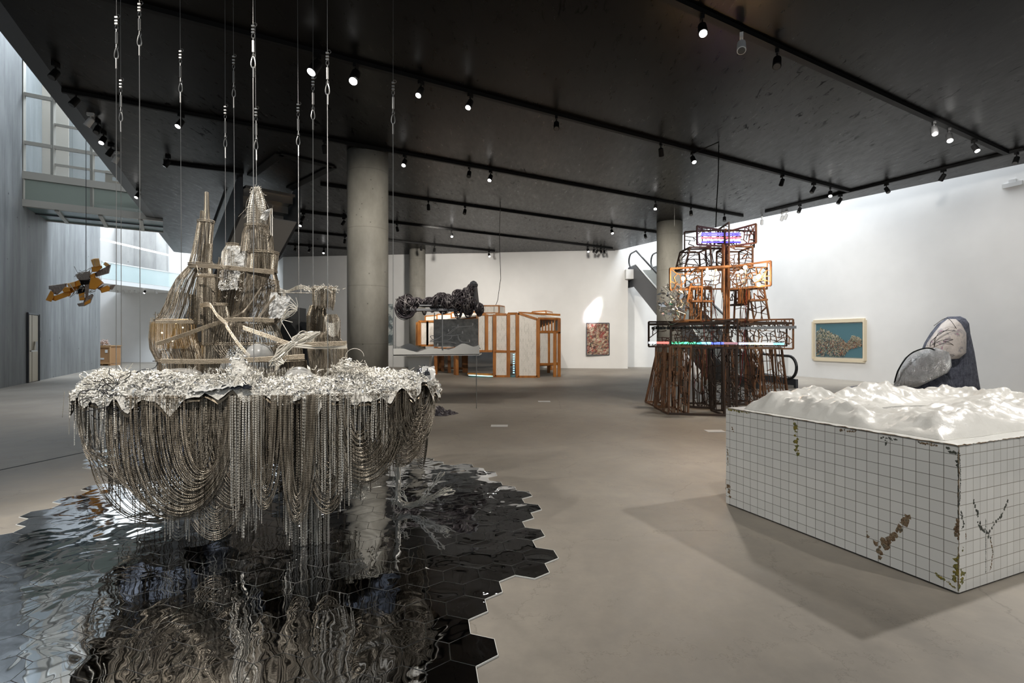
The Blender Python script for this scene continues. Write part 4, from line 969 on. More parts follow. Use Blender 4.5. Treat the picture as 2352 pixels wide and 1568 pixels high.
def BK(a, b, z): return c0+ul*a+uw*b+zz*z
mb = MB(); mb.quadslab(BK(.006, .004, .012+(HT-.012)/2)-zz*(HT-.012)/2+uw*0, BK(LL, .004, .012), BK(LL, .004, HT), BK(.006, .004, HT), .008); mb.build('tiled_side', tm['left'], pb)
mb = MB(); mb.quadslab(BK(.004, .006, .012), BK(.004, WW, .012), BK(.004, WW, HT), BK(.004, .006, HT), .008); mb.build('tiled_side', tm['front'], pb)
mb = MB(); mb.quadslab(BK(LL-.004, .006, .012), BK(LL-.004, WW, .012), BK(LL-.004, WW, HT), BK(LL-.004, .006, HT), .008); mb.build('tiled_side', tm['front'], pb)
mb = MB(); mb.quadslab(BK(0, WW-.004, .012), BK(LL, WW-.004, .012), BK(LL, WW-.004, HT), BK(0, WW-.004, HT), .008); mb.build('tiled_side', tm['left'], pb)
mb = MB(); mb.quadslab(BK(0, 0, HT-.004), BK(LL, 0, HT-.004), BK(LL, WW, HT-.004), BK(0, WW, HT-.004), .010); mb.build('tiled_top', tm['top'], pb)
mb = MB(); mb.quadslab(BK(.02, .02, .008), BK(LL-.02, .02, .008), BK(LL-.02, WW-.02, .008), BK(.02, WW-.02, .008), .014); mb.build('shadow_gap_base', M['black'], pb)
# chipped patches
m = M['chip'] = mat('exposed_crumbly_core', rough=.9); t = NT(m); cc = t.coord()
t.l(t.ramp(t.noise(cc, 26, 6, .7), [(.30, (.03, .028, .02)), (.42, (.17, .10, .05)), (.52, (.33, .24, .15)), (.60, (.10, .09, .06)), (.72, (.50, .45, .36))]), t.b.inputs['Base Color']); t.bump(t.noise(cc, 60, 5), 1., .02)
m = M['chipy'] = mat('mossy_yellow_core', rough=.9); t = NT(m); cc = t.coord()
t.l(t.ramp(t.noise(cc, 30, 6, .7), [(.30, (.05, .05, .02)), (.45, (.33, .25, .04)), (.55, (.16, .17, .06)), (.66, (.12, .10, .06)), (.75, (.42, .38, .30))]), t.b.inputs['Base Color']); t.bump(t.noise(cc, 60, 5), 1., .02)
m = M['chipg'] = mat('dark_green_grey_core', rough=.8); t = NT(m); cc = t.coord()
t.l(t.ramp(t.noise(cc, 34, 6, .7), [(.30, (.02, .022, .02)), (.45, (.10, .11, .085)), (.6, (.05, .05, .04)), (.72, (.40, .41, .38))]), t.b.inputs['Base Color']); t.bump(t.noise(cc, 60, 5), 1., .02)
rc = random.Random(11)
def chip(face, path, r, mt, n=9):
    mb = MB()
    fn = (lambda a, z: BK(a, 0, z)) if face == 'L' else (lambda a, z: BK(0, a, z)); nn = -uw if face == 'L' else -ul
    for i in range(len(path)-1):
        A, B = path[i], path[i+1]; L = math.hypot(A[0]-B[0], A[1]-B[1]); k = max(2, int(L/(r*.3)))
        for j in range(k+1):
            f = j/k; u = A[0]*(1-f)+B[0]*f+rc.gauss(0, r*.25); z = A[1]*(1-f)+B[1]*f+rc.gauss(0, r*.25); rr = r*rc.uniform(.7, 1.5)
            pts = []; nk = rc.randint(6, 9)
            for q in range(nk):
                a = q*2*math.pi/nk; ra = rr*rc.uniform(.35, 1.15); uu = min(max(u+ra*math.cos(a), -.002), 3); zq = min(max(z+ra*math.sin(a), .012), HT+.003); pts.append(fn(uu, zq)+nn*(-.002))
            cen = np.mean(pts, 0)+nn*rc.uniform(.0005, .006)
            V = pts+[cen]; mb._add(V, [[q, (q+1) % nk, nk] for q in range(nk)]+[list(range(nk))[::-1]])
    mb.build('chipped_patch', M[mt], pb)
def LF(px, py):  # point on the left face -> (distance along, height)
    k = (px-CX)/F; s = (k*c0[1]-c0[0])/(ul[0]-k*ul[1]); Y = c0[1]+ul[1]*s; return (s, EYE-(py-HY)/F*Y)
def FF(px, py):
    k = (px-CX)/F; s = (k*c0[1]-c0[0])/(uw[0]-k*uw[1]); Y = c0[1]+uw[1]*s; return (s, EYE-(py-HY)/F*Y)
chip('L', [LF(2080,1188), LF(2070,1210), LF(2055,1230), LF(2030,1240), LF(2022,1250)], .042, 'chip')
chip('L', [LF(2022,1262), LF(2020,1280)], .030, 'chip'); chip('L', [LF(1991,1222), LF(1993,1232)], .018, 'chip')
chip('L', [LF(1824,968), LF(1828,990), LF(1830,1015), LF(1833,1045)], .026, 'chipy')
chip('L', [LF(1682,980), LF(1684,990)], .016, 'chip'); chip('L', [LF(1671,1028), LF(1672,1070)], .014, 'chip'); chip('L', [LF(1672,1108), LF(1675,1138)], .028, 'chip')
chip('L', [LF(1671,940), LF(1720,948)], .014, 'chipy'); chip('L', [LF(1930,986), LF(1965,992)], .016, 'chip'); chip('L', [LF(2025,1004), LF(2060,1010)], .013, 'chipg'); chip('L', [LF(2035,1012), LF(2035,1024)], .010, 'chipg')
chip('L', [LF(2110,1016), LF(2150,1022)], .012, 'chip'); chip('L', [LF(2175,1030), LF(2203,1045), LF(2203,1080)], .022, 'chipg')
chip('L', [LF(2204,1080), LF(2203,1140), LF(2203,1200)], .008, 'chipg'); chip('L', [LF(2203,1195), LF(2195,1218), LF(2201,1235)], .018, 'chip')
chip('L', [LF(2150,1318), LF(2175,1335), LF(2195,1350)], .014, 'chipy'); chip('L', [LF(2202,1290), LF(2196,1320), LF(2190,1340)], .030, 'chipy')
chip('F', [FF(2206,1300), FF(2211,1330), FF(2207,1345)], .030, 'chipy'); chip('F', [FF(2204,1040), FF(2206,1100), FF(2204,1160)], .006, 'chipg'); chip('F', [FF(2207,1175), FF(2215,1205), FF(2207,1215)], .012, 'chipg')
chip('F', [FF(2236,1150), FF(2246,1180), FF(2250,1210), FF(2266,1222), FF(2275,1240)], .020, 'chipg'); chip('F', [FF(2315,1148), FF(2300,1185), FF(2280,1205), FF(2270,1228)], .018, 'chipg')
chip('F', [FF(2275,1240), FF(2280,1265), FF(2278,1290), FF(2274,1310)], .008, 'chip'); chip('F', [FF(2264,1190), FF(2264,1315)], .003, 'chipg')
chip('F', [FF(2213,1250), FF(2211,1262)], .012, 'chipy'); chip('F', [FF(2218,1225), FF(2219,1235)], .007, 'chip')
mb = MB()
for a, b in ((BK(.0, 0, HT+.001), BK(LL, 0, HT+.001)), (BK(0, 0, HT+.001), BK(0, 1.2, HT+.001)), (BK(0, 0, .02), BK(0, 0, HT))):
    n_ = 60; pts = [a+(b-a)*i/n_+RNG.normal(0, .0016, 3) for i in range(n_+1)]; mb.tube(pts, RNG.uniform(.0008, .004, n_+1), 5)
mb.build('chipped_edge', M['chip'], pb)
# mountain relief
m = M['porc'] = mat('glossy_white_relief', (.70, .68, .63), .36); t = NT(m); t.bump(t.noise(t.coord(), 12, 5, .6), .4, .02)
mt_ = thing('mountain_relief', 'glossy white porcelain-like mountain range lying on top of the tiled block', 'sculpture', BK(LL/2, WW/2, HT))
nu, nv = 110, 190; V = []
def ridge(a, b):
    p = Vector((a*2.0, b*1.5, 4.)); r1 = .5+.5*noise.noise(p)*1.6; r2 = 1-abs(noise.noise(p*1.9+Vector((5, 1, 0))))*1.8; r3 = noise.noise(p*5); r4 = noise.noise(p*12)
    return max(0, .55*r1+.36*r2+.16*r3+.09*r4)
for i in range(nu):
    for j in range(nv):
        a = .12+(LL-.24)*i/(nu-1); b = .10+(WW-.2)*j/(nv-1)
        e = min(i, nu-1-i)/(nu-1)*(LL-.24); e2 = min(j, nv-1-j)/(nv-1)*(WW-.2); ed = min(e, e2)
        mask = min(1, ed/.16)**.65
        ba, bb = (a-LL*.56)/.36, (b-1.5)/.85; basin = 1-math.exp(-(ba*ba+bb*bb)**2*1.5)
        h = (.03+.19*ridge(a, b))*mask*basin*(1.0 if a > LL*.5 else .86)
        h += .07*math.exp(-((a-1.45)/.16)**2-((b-.75)/.2)**2)+.05*math.exp(-((a-.4)/.15)**2-((b-1.4)/.25)**2)+.06*math.exp(-((a-1.5)/.15)**2-((b-1.6)/.25)**2)
        V.append(BK(a+.02*noise.noise(Vector((b*3, a, 0))), b+.02*noise.noise(Vector((a*3, b, 7))), HT+.002+max(h, 0.)))
mb = MB(); mb.grid(V, nu, nv); mb.build('relief_surface', M['porc'], mt_, True)
mb = MB(); mb.quadslab(BK(.12, .1, HT+.003), BK(LL-.12, .1, HT+.003), BK(LL-.12, WW-.1, HT+.003), BK(.12, WW-.1, HT+.003), .004); mb.build('relief_base', M['porc'], mt_)
mb = MB(); mb.lathe(BK(LL*.56, 1.5, HT+.012), [(.40, 0), (.40, .004)], 32); mb.build('dark_basin_disc', mat('dark_basin_disc', (.015, .015, .015), .05), mt_)  # flat near-black glossy disc for the dark interior of the basin

# ================================================================== RUSTY LATTICE TOWER
m = M['rust'] = mat('rusty_brown_wood', rough=.65); t = NT(m); t.l(t.ramp(t.noise(t.coord(), 3, 5, .7), [(.3, (.08, .042, .026)), (.5, (.22, .11, .058)), (.7, (.38, .19, .09))]), t.b.inputs['Base Color'])
M['rustl'] = mat('orange_brown_wood', (.30, .14, .055), .6); M['dkwood'] = mat('dark_charred_wood', (.065, .042, .03), .6); M['redwire'] = mat('red_wire', (.22, .02, .02), .5); M['blackwire'] = mat('black_wire', (.015, .015, .015), .5)
TW = thing('lattice_tower', 'tall rusty brown lattice tower sculpture with billboard frames, bulbs and coloured light tubes', 'sculpture', G(1665, 930))
rt = random.Random(21)
def lattice(corners, nx, ny, mt='rust', name='lattice_panel', w_=.015, bw=.036, keep=.6, diag=.28, parent=None):
    """corners: bottom-left, bottom-right, top-right, top-left"""
    A, B, C, D = [np.array(q, float) for q in corners]; mb = MB(); n_ = np.cross(B-A, D-A); n_ /= np.linalg.norm(n_)
    for a, b in ((A, B), (B, C), (C, D), (D, A)): mb.bar(a, b, bw, bw*.8, n_)
    pt = {}
    for i in range(nx+1):
        for j in range(ny+1):
            u = i/nx; v = j/ny
            if 0 < i < nx: u += rt.uniform(-.35, .35)/nx
            if 0 < j < ny: v += rt.uniform(-.35, .35)/ny
            pt[i, j] = A*(1-u)*(1-v)+B*u*(1-v)+C*u*v+D*(1-u)*v
    if name == 'lattice_leg':
        for k in range(nx+1):
            u0 = rt.uniform(.03, .97); u1 = min(max(u0+rt.uniform(-.08, .08), .02), .98); mb.bar(A*(1-u0)+B*u0, D*(1-u1)+C*u1, w_*rt.uniform(.7, 1.6), w_, n_)
        keep *= .55
    for i in range(nx+1):
        for j in range(ny+1):
            p = pt[i, j]
            if i < nx and 0 < j < ny and rt.random() < keep: mb.bar(p, pt[i+1, j], w_*rt.uniform(.7, 1.4), w_, n_)
            if j < ny and 0 < i < nx and rt.random() < keep: mb.bar(p, pt[i, j+1], w_*rt.uniform(.7, 1.4), w_, n_)
            if i < nx and j < ny and rt.random() < diag:
                if rt.random() < .5: mb.bar(p, pt[i+1, j+1], w_, w_, n_)
                else: mb.bar(pt[i+1, j], pt[i, j+1], w_, w_, n_)
    return mb.build(name, M[mt], parent or TW)
def panel4(x0, yt0, yb0, Y0, x1, yt1, yb1, Y1): return [P(x0, yb0, Y0), P(x1, yb1, Y1), P(x1, yt1, Y1), P(x0, yt0, Y0)]
def cz(x, y): return 1440+x*.3189, 480+y*.3189
def pz(x0, yt0, yb0, Y0, x1, yt1, yb1, Y1):
    a = cz(x0, yt0); b = cz(x0, yb0); c = cz(x1, yt1); d = cz(x1, yb1); return panel4(a[0], a[1], b[1], Y0, c[0], c[1], d[1], Y1)
YT = 11.8
# top boards (crossing on the mast)
lattice(pz(415, 165, 290, 12.3, 690, 150, 285, 12.0), 8, 4, 'dkwood', 'billboard_frame')
lattice(pz(505, 123, 255, 11.2, 735, 160, 270, 11.8), 7, 4, 'dkwood', 'billboard_frame')
lattice(pz(735, 160, 270, 11.8, 930, 107, 242, 11.0), 7, 4, 'rust', 'billboard_frame')
lattice(pz(700, 150, 265, 11.9, 915, 160, 275, 12.6), 7, 4, 'dkwood', 'billboard_frame')
lattice(pz(655, 150, 250, 12.2, 735, 97, 250, 11.2), 3, 4, 'dkwood', 'billboard_frame')
# middle boards
lattice(pz(310, 428, 582, 11.0, 540, 418, 575, 11.6), 6, 4, 'rustl', 'billboard_frame')
lattice(pz(420, 420, 575, 12.5, 700, 410, 575, 12.0), 8, 5, 'rust', 'billboard_frame')
lattice(pz(735, 415, 578, 11.6, 1037, 375, 550, 10.9), 9, 5, 'rust', 'billboard_frame')
lattice(pz(700, 425, 575, 12.0, 1008, 420, 575, 12.8), 8, 5, 'rustl', 'billboard_frame')
# lower boards
lattice(pz(157, 812, 990, 11.6, 318, 812, 990, 11.2), 5, 5, 'dkwood', 'billboard_frame')
lattice(pz(315, 845, 988, 10.7, 797, 793, 1003, 10.2), 17, 5, 'dkwood', 'billboard_frame')
lattice(pz(800, 800, 1000, 11.2, 1197, 793, 1006, 11.0), 14, 5, 'rust', 'billboard_frame')
lattice(pz(315, 812, 985, 12.6, 860, 815, 985, 12.4), 16, 5, 'rust', 'billboard_frame')
lattice(pz(860, 815, 985, 12.4, 1150, 815, 985, 12.9), 10, 5, 'dkwood', 'billboard_frame')
for (x0, x1, Ya, Yb) in ((165, 797, 11.4, 10.4), (800, 1190, 11.2, 11.1), (315, 860, 12.4, 12.2)):
    a = P(*cz(x0, 830), Ya); b = P(*cz(x1, 822), Yb); mb = MB(); mb.bar(a, b, .22, .05); mb.build('walkway_deck', M['dkwood'], TW)
    mb = MB()
    for k in range(22):
        q = a+(b-a)*(k+.5)/22+[0, -.12, -.09]; mb.box(q, (.08*rt.uniform(.6, 1.2), .03, .06))
    o = mb.build('small_fitting', M['steel'] if x0 == 800 else M['blackwire'], TW)
def legtower(x0t, x1t, yt, x0b, x1b, yb, Y, dep, mt='rust', nx=3, ny=9, name='lattice_leg', depb=None):
    depb = depb or dep
    f = [P(*cz(x0b, yb), Y), P(*cz(x1b, yb), Y), P(*cz(x1t, yt), Y), P(*cz(x0t, yt), Y)]; f = [np.array(q) for q in f]
    r = [f[0]+[0, depb, 0], f[1]+[0, depb, 0], f[2]+[0, dep, 0], f[3]+[0, dep, 0]]
    if f[0][2] < .12:
        for q in f[:2]+r[:2]: q[2] = .02
    lattice(f, nx, ny, mt, name); lattice([r[0], r[1], r[2], r[3]], max(2, nx-2), max(3, ny-3), mt, name, keep=.4)
    lattice([f[0], r[0], r[3], f[3]], 2, max(3, ny-4), mt, name, keep=.4); lattice([f[1], r[1], r[2], f[2]], 2, max(3, ny-4), mt, name, keep=.4)
def Yfoot(y): return EYE*F/((480+y*.3189)-HY)
# upper section
legtower(455, 600, 275, 418, 610, 420, 11.7, .7, 'dkwood', 4, 5, 'lattice_section'); legtower(735, 905, 270, 735, 905, 410, 11.6, .7, 'rust', 5, 5, 'lattice_section'); legtower(600, 735, 265, 610, 720, 420, 12.3, .3, 'dkwood', 3, 5, 'lattice_section')
# middle section
legtower(455, 540, 560, 410, 530, 800, 11.3, .7, 'rustl', 3, 6, 'lattice_section'); legtower(540, 607, 560, 530, 607, 800, 12.2, .4, 'rust', 3, 8, 'lattice_section')
legtower(880, 985, 560, 870, 1025, 797, 11.3, .7, 'rust', 3, 5, 'lattice_section'); legtower(785, 870, 575, 785, 870, 685, 11.9, .4, 'dkwood', 2, 3, 'lattice_section')
mb = MB()
for a, b, Y_ in (((455, 665), (605, 665), 11.3), ((610, 795), (860, 795), 11.6), ((870, 660), (995, 655), 11.2), ((505, 430), (735, 415), 11.3)): mb.bar(P(*cz(*a), Y_), P(*cz(*b), Y_), .25, .04)
mb.build('platform', M['rust'], TW)
mb = MB()
for x in (455, 470, 515, 700, 715, 735): mb.bar(P(*cz(x, 800), 11.7), P(*cz(x, 560), 11.7), .03)
for x in (820, 860): mb.bar(P(*cz(x, 680), 11.6), P(*cz(x, 575), 11.6), .10)
mb.build('upright_plank', M['rustl'], TW)
# central mast
mb = MB()
for x, y0, y1 in ((700, 250, 1420), (712, 140, 1480), (722, 250, 1480), (735, 280, 1300), (690, 250, 600)): 
    a = P(*cz(x, y0), 11.6+rt.uniform(-.2, .2)); b = P(*cz(x+rt.uniform(-8, 8), y1), a[1]); b[2] = max(b[2], .0); mb.bar(a, b, .032)
mb.build('central_mast', M['rust'], TW)
legtower(690, 790, 1000, 705, 790, 1490, Yfoot(1490), .7, 'dkwood', 4, 10)
# lower legs
legtower(310, 460, 990, 300, 440, 1480, Yfoot(1480), 1.0, 'rust', 5, 10)
legtower(285, 300, 1040, 200, 300, 1420, Yfoot(1425), .8, 'rust', 3, 6)
legtower(470, 615, 1000, 480, 632, 1432, Yfoot(1432), .7, 'dkwood', 5, 8)
legtower(850, 960, 1000, 855, 960, 1412, Yfoot(1412), .7, 'rust', 3, 8)
legtower(970, 1115, 1000, 985, 1162, 1365, Yfoot(1365), .6, 'rust', 4, 7)
mb = MB()
for k in range(20):
    x = rt.choice([rt.uniform(310, 460), rt.uniform(480, 620), rt.uniform(700, 790), rt.uniform(860, 1100)]); a = P(*cz(x, 1010), rt.uniform(10.6, 12)); mb.bar(a, [a[0]+rt.uniform(-.1, .1), a[1], rt.uniform(.1, 1.0)], rt.uniform(.012, .03))
mb.build('thin_stick', M['rust'], TW)
mb = MB()
for a, b in (((300, 1480), (710, 1492)), ((630, 1405), (850, 1412)), ((450, 1430), (630, 1440))): 
    q1, q2 = P(*cz(*a), Yfoot(a[1])), P(*cz(*b), Yfoot(b[1])); q1[2] = q2[2] = .02; mb.bar(q1, q2, .05)
mb.build('floor_rail', M['dkwood'], TW)
for mt, n_, nm in (('redwire', 16, 'red_wire'), ('blackwire', 40, 'black_wire')):
    mb = MB()
    for k in range(n_):
        x = rt.choice([rt.uniform(610, 730), rt.uniform(500, 640), rt.uniform(830, 870)]); y0 = rt.choice([580, 800, 1000, 1000]) if mt == 'redwire' else rt.choice([430, 580, 800, 1000]); y1 = min(1470, y0+rt.uniform(150, 460)); Y_ = rt.uniform(10.8, 12)
        a = P(*cz(x, y0), Y_); b = P(*cz(x+rt.uniform(-40, 40), y1), Y_); b[2] = max(b[2], .05)
        mb.tube(smooth([a, (a+b)/2+[rt.uniform(-.1, .1), 0, rt.uniform(-.2, .1)], b], 10), .006, 3)
    mb.build(nm, M[mt], TW)
tb = MB()
for k in range(60):
    c = P(*cz(rt.uniform(630, 860), rt.uniform(1240, 1400)), rt.uniform(10.7, 11.6)); r_ = rt.uniform(.05, .25); c[2] = max(c[2], r_+.03)
    tb.tube([c+[r_*math.cos(a), rt.uniform(-.02, .02), r_*.9*math.sin(a)] for a in np.linspace(0, rt.uniform(3, 6.2), 14)], .005, 3)
tb.build('looped_wire', M['blackwire'], TW)
# light tubes
def emi(nm, col, s): return mat(nm, col, .4, 0, col, s)
TC = [(157, 212, (.75, .85, 1)), (215, 300, (.9, .12, .1)), (318, 500, (.1, .9, .35)), (500, 540, (.1, .75, .7)), (540, 605, (.2, .55, .95)), (608, 697, (.08, .12, 1)), (700, 795, (.45, .25, .3)), (800, 870, (.35, .45, 1)), (872, 1050, (.75, .95, .6)), (1052, 1130, (.15, .55, .75))]
for k, (x0, x1, c) in enumerate(TC):
    def tp(x): return P(*cz(x, 960+x*.009), (11.38-(x-157)*.0020) if x < 800 else 10.85)
    mb = MB(); mb.tube([tp(x0), tp(x1)], .022, 8); mb.build('light_tube', emi('tube_colour', c, 2.6 if k != 6 else .8), TW)
for k, (y, c, s) in enumerate(((175, (.12, .1, 1), 3), (188, (.12, .1, 1), 3), (207, (1, .12, .15), 3), (222, (.8, .7, 1), 3), (238, (.08, .06, 1), 2.5))):
    for x0, x1, Ya, Yb in ((525+rt.uniform(0, 40), 692, 11.0, 11.45), (718, 826-rt.uniform(0, 20), 11.5, 11.05)):
        mb = MB(); a, b = P(*cz(x0, y), Ya), P(*cz(x1, y), Yb)
        for j in range(14): q = a+(b-a)*(j+.5)/14; mb.box(q, (.05, .02, .03))
        mb.build('led_strip', emi('led_colour', c, s*.6), TW)
mb = MB(); mb.quadslab(*pz(530, 175, 240, 11.3, 690, 172, 240, 11.65), .02); mb.quadslab(*pz(718, 172, 240, 11.75, 822, 170, 235, 11.35), .02); pass
blb = mat('hot_bulb', (1, .8, .5), .3, 0, (1, .66, .30), 30); blb2 = mat('glass_globe', (.9, .8, .65), .1, 0, (1, .7, .4), .0)
for k, (x, y, r_, hot) in enumerate(((405, 500, .045, 1), (446, 503, .03, 1), (577, 432, .03, 0), (575, 482, .04, 1), (637, 527, .04, 1), (605, 462, .03, 0), (640, 440, .03, 0), (610, 492, .03, 0), (637, 500, .03, 0), (825, 450, .045, 1), (852, 420, .045, 1), (840, 520, .03, 0), (800, 480, .03, 0), (950, 485, .05, 1), (950, 545, .04, 1), (935, 500, .03, 0))):
    c = P(*cz(x, y), 10.95 if x < 700 else 11.0); mb = MB(); mb.lathe(c, [(.003, -r_), (r_*.7, -r_*.7), (r_, 0), (r_*.7, r_*.7), (.003, r_)], 10); mb.build('light_bulb', blb if hot else blb2, TW)
    if hot and k in (0, 3, 9, 13):
        pl = bpy.data.lights.new('bulb_light', 'POINT'); pl.energy = 16; pl.color = (1, .62, .28); pl.shadow_soft_size = .05; o = bpy.data.objects.new('bulb_light', pl); COL.objects.link(o); o.location = c+[0, -.08, 0]
# silver leaf cluster left of the tower (held on its arm)
mb = MB()
for k in range(150):
    x, y = rt.uniform(220, 440), rt.uniform(525, 790)
    if ((x-335)/115)**2+((y-655)/135)**2 > 1: continue
    c = P(*cz(x, y), 10.9+rt.uniform(-.35, .35)); d = np.array([rt.gauss(0, 1), rt.gauss(0, 1), rt.gauss(0, .6)]); d /= np.linalg.norm(d); e = np.cross(d, [rt.gauss(0, 1), rt.gauss(0, 1), rt.gauss(0, 1)]); e /= np.linalg.norm(e)
    l, w2 = rt.uniform(.04, .09), rt.uniform(.012, .03); nrm = np.cross(d, e)*.004
    mb.prism([c-d*l, c-d*l*.3+e*w2, c+d*l*.4+e*w2, c+d*l, c+d*l*.3-e*w2, c-d*l*.4-e*w2], nrm)
mb.build('silver_leaf_cluster', M['silvershred'], TW)
mb = MB()
for k in range(40):
    a = P(*cz(rt.uniform(330, 420), rt.uniform(650, 790)), 11.0); b = P(*cz(rt.uniform(215, 430), rt.uniform(540, 760)), 10.9+rt.uniform(-.3, .3)); mb.tube(smooth([a, (a+b)/2+RNG.normal(0, .08, 3), b], 8), .006, 3)
mb.build('silver_twig', M['steel'], TW)
# ================================================================== TIMBER PAVILION
M['timber'] = mat('orange_timber', (.34, .13, .035), .4); t = NT(M['timber']); t.l(t.ramp(t.noise(t.coord(scale=(1, 1, .3)), 4, 4), [(.3, (.27, .09, .018)), (.7, (.52, .21, .045))]), t.b.inputs['Base Color'])
m = M['inkpanel'] = mat('printed_panel', rough=.7); t = NT(m); b = t.n('ShaderNodeTexBrick', offset=.5)
xyz = t.n('ShaderNodeSeparateXYZ'); t.l(t.coord(), xyz.inputs[0]); ad = t.n('ShaderNodeMath', operation='MULTIPLY_ADD'); t.l(xyz.outputs[1], ad.inputs[0]); ad.inputs[1].default_value = .6; t.l(xyz.outputs[0], ad.inputs[2])
cb = t.n('ShaderNodeCombineXYZ'); t.l(xyz.outputs[2], cb.inputs[0]); t.l(ad.outputs[0], cb.inputs[1]); t.l(cb.outputs[0], b.inputs['Vector'])
b.inputs['Scale'].default_value = 1; b.inputs['Brick Width'].default_value = .15; b.inputs['Row Height'].default_value = .055; b.inputs['Mortar Size'].default_value = .005
b.inputs['Color1'].default_value = (.78, .74, .68, 1); b.inputs['Color2'].default_value = (.60, .57, .51, 1); b.inputs['Mortar'].default_value = (.85, .82, .76, 1); b.inputs['Bias'].default_value = -.35
t.l(b.outputs[0], t.b.inputs['Base Color'])
PV = thing('timber_pavilion', 'angular pavilion of orange timber frames and pale brick-patterned panels on posts', 'pavilion', G(1150, 866))
def wp(x0, yt0, yb0, Y0, x1, yt1, yb1, Y1, fw=.09, mt='inkpanel'):
    c = panel4(x0, yt0, yb0, Y0, x1, yt1, yb1, Y1)
    for q in c: q[2] = max(q[2], .04)
    mb = MB(); mb.quadslab(*c, .05); o = mb.build('wall_panel', M[mt], PV)
    mb = MB(); n_ = np.cross(c[1]-c[0], c[3]-c[0]); n_ /= np.linalg.norm(n_)
    for a, b in zip(c, c[1:]+c[:1]): mb.bar(a, b, fw, fw, n_)
    mb.build('panel_frame', M['timber'], o); return o
wp(1190, 719, 867, 20.05, 1234, 733, 867, 20.05); wp(1137, 807, 865, 20.3, 1166, 807, 865, 20.3)
wp(1097, 722, 806, 20.5, 1116, 722, 806, 20.5); wp(1116, 723, 806, 20.5, 1138, 723, 806, 20.5); wp(1138, 722, 806, 20.4, 1166, 722, 807, 20.4); wp(1167, 720, 807, 20.3, 1188, 720, 807, 20.2)
wp(1237, 762, 836, 20.2, 1260, 762, 836, 20.4); wp(1260, 762, 836, 20.4, 1283, 762, 834, 20.6)
wp(962, 738, 793, 22.5, 982, 738, 793, 22.5); wp(982, 738, 793, 22.5, 1000, 738, 793, 22.5); wp(1000, 738, 800, 22.5, 1050, 738, 800, 21.8); wp(1050, 735, 803, 21.8, 1097, 728, 805, 20.8)
wp(977, 726, 737, 23.5, 1004, 724, 737, 23.5, .06); wp(1004, 722, 738, 23.0, 1037, 721, 738, 23.0, .06); wp(1037, 718, 730, 22.6, 1100, 716, 728, 22.4, .06)
wp(1110, 702, 719, 21.5, 1146, 702, 719, 21.5, .06); wp(1146, 702, 720, 21.5, 1158, 704, 720, 22.5, .06); wp(1222, 716, 724, 22.5, 1254, 714, 722, 22.5, .06); wp(1254, 714, 722, 22.5, 1268, 717, 726, 24, .06)
# back and side walls of the volume
wp(1000, 745, 800, 25.5, 1110, 745, 800, 25.5); wp(1110, 735, 800, 25.5, 1170, 735, 800, 25.5); wp(1170, 735, 838, 25.3, 1262, 735, 838, 25.3); wp(1283, 733, 835, 20.6, 1262, 738, 838, 25.3)
wp(1019, 802, 850, 24.5, 1031, 802, 850, 24.5, .05); wp(1050, 802, 848, 24.5, 1062, 802, 848, 24.5, .05)
# roof planes
mb = MB(); mb.quadslab(P(1191, 719, 20.1), P(1236, 732, 20.1), P(1284, 731, 20.6), P(1258, 723, 24.5), .06); mb.quadslab(P(962, 738, 22.5), P(1000, 738, 22.5), P(1040, 742, 25.4), P(1000, 745, 25.4), .06); mb.quadslab(P(1097, 722, 20.5), P(1188, 720, 20.3), P(1190, 735, 25.3), P(1110, 737, 25.4), .06); mb.quadslab(P(1000, 738, 22.5), P(1097, 724, 20.6), P(1110, 737, 25.4), P(1040, 742, 25.4), .06); mb.build('roof_panel', M['inkpanel'], PV)
# louvre window
mb = MB()
for px in (1238, 1246, 1253, 1260, 1267, 1274, 1284): mb.bar(P(px, 733, 20.5), P(px, 762, 20.5), .05 if px not in (1238, 1284) else .1)
for y in (733, 762): mb.bar(P(1238, y, 20.4), P(1286, y, 20.6), .1)
mb.bar(P(1191, 718, 20.1), P(1286, 723, 20.8), .08); mb.bar(P(1236, 731, 20.1), P(1284, 732, 20.6), .08); mb.build('louvre_frame', M['timber'], PV)
mb = MB(); mb.quadslab(P(1240, 760, 20.6), P(1272, 760, 20.6), P(1272, 735, 20.6), P(1240, 735, 20.6), .02); mb.build('louvre_panel', M['inkpanel'], PV)
for px, yt, Y_ in ((960, 740, 22.5), (963, 740, 22.4), (1001, 738, 22.0), (1004, 738, 24.0), (1011, 738, 24.5), (1017, 738, 24), (1032, 738, 23), (1046, 735, 21.7), (1050, 735, 21.5), (1066, 735, 23.2), (1072, 735, 23.2), (1118, 722, 20.5), (1136, 722, 20.35), (1168, 720, 20.3), (1188, 720, 20.1), (1236, 731, 20.1), (1260, 762, 22.9), (1274, 762, 20.5), (1284, 731, 20.6), (1266, 735, 25)):
    p = P(px, yt, Y_); big = .13; mb = MB()
    if px < 965: mb.bar(p, P(px, 793, Y_), .16)
    elif px in (1118,): mb.bar(p, P(px, 806, Y_), big)
    else: mb.bar(p, [p[0], p[1], 0], big)
    mb.build('timber_post', M['timber'], PV)
mb = MB(); mb.bar(P(975, 805, 22.0), P(1110, 806, 20.5), .1); mb.bar(P(1000, 845, 24), P(1070, 845, 24), .06); mb.bar(P(1074, 858, 20.6), P(1136, 860, 20.5), .08); mb.bar(P(1238, 838, 20.3), P(1284, 836, 20.6), .08); mb.build('timber_rail', M['timber'], PV)
mb = MB(); c = panel4(1075, 808, 857, 20.7, 1134, 808, 857, 20.5); mb.quadslab(*c, .03); mb.build('mirror_panel', mat('grey_mirror', (.55, .55, .56), .05, 1.0), PV)
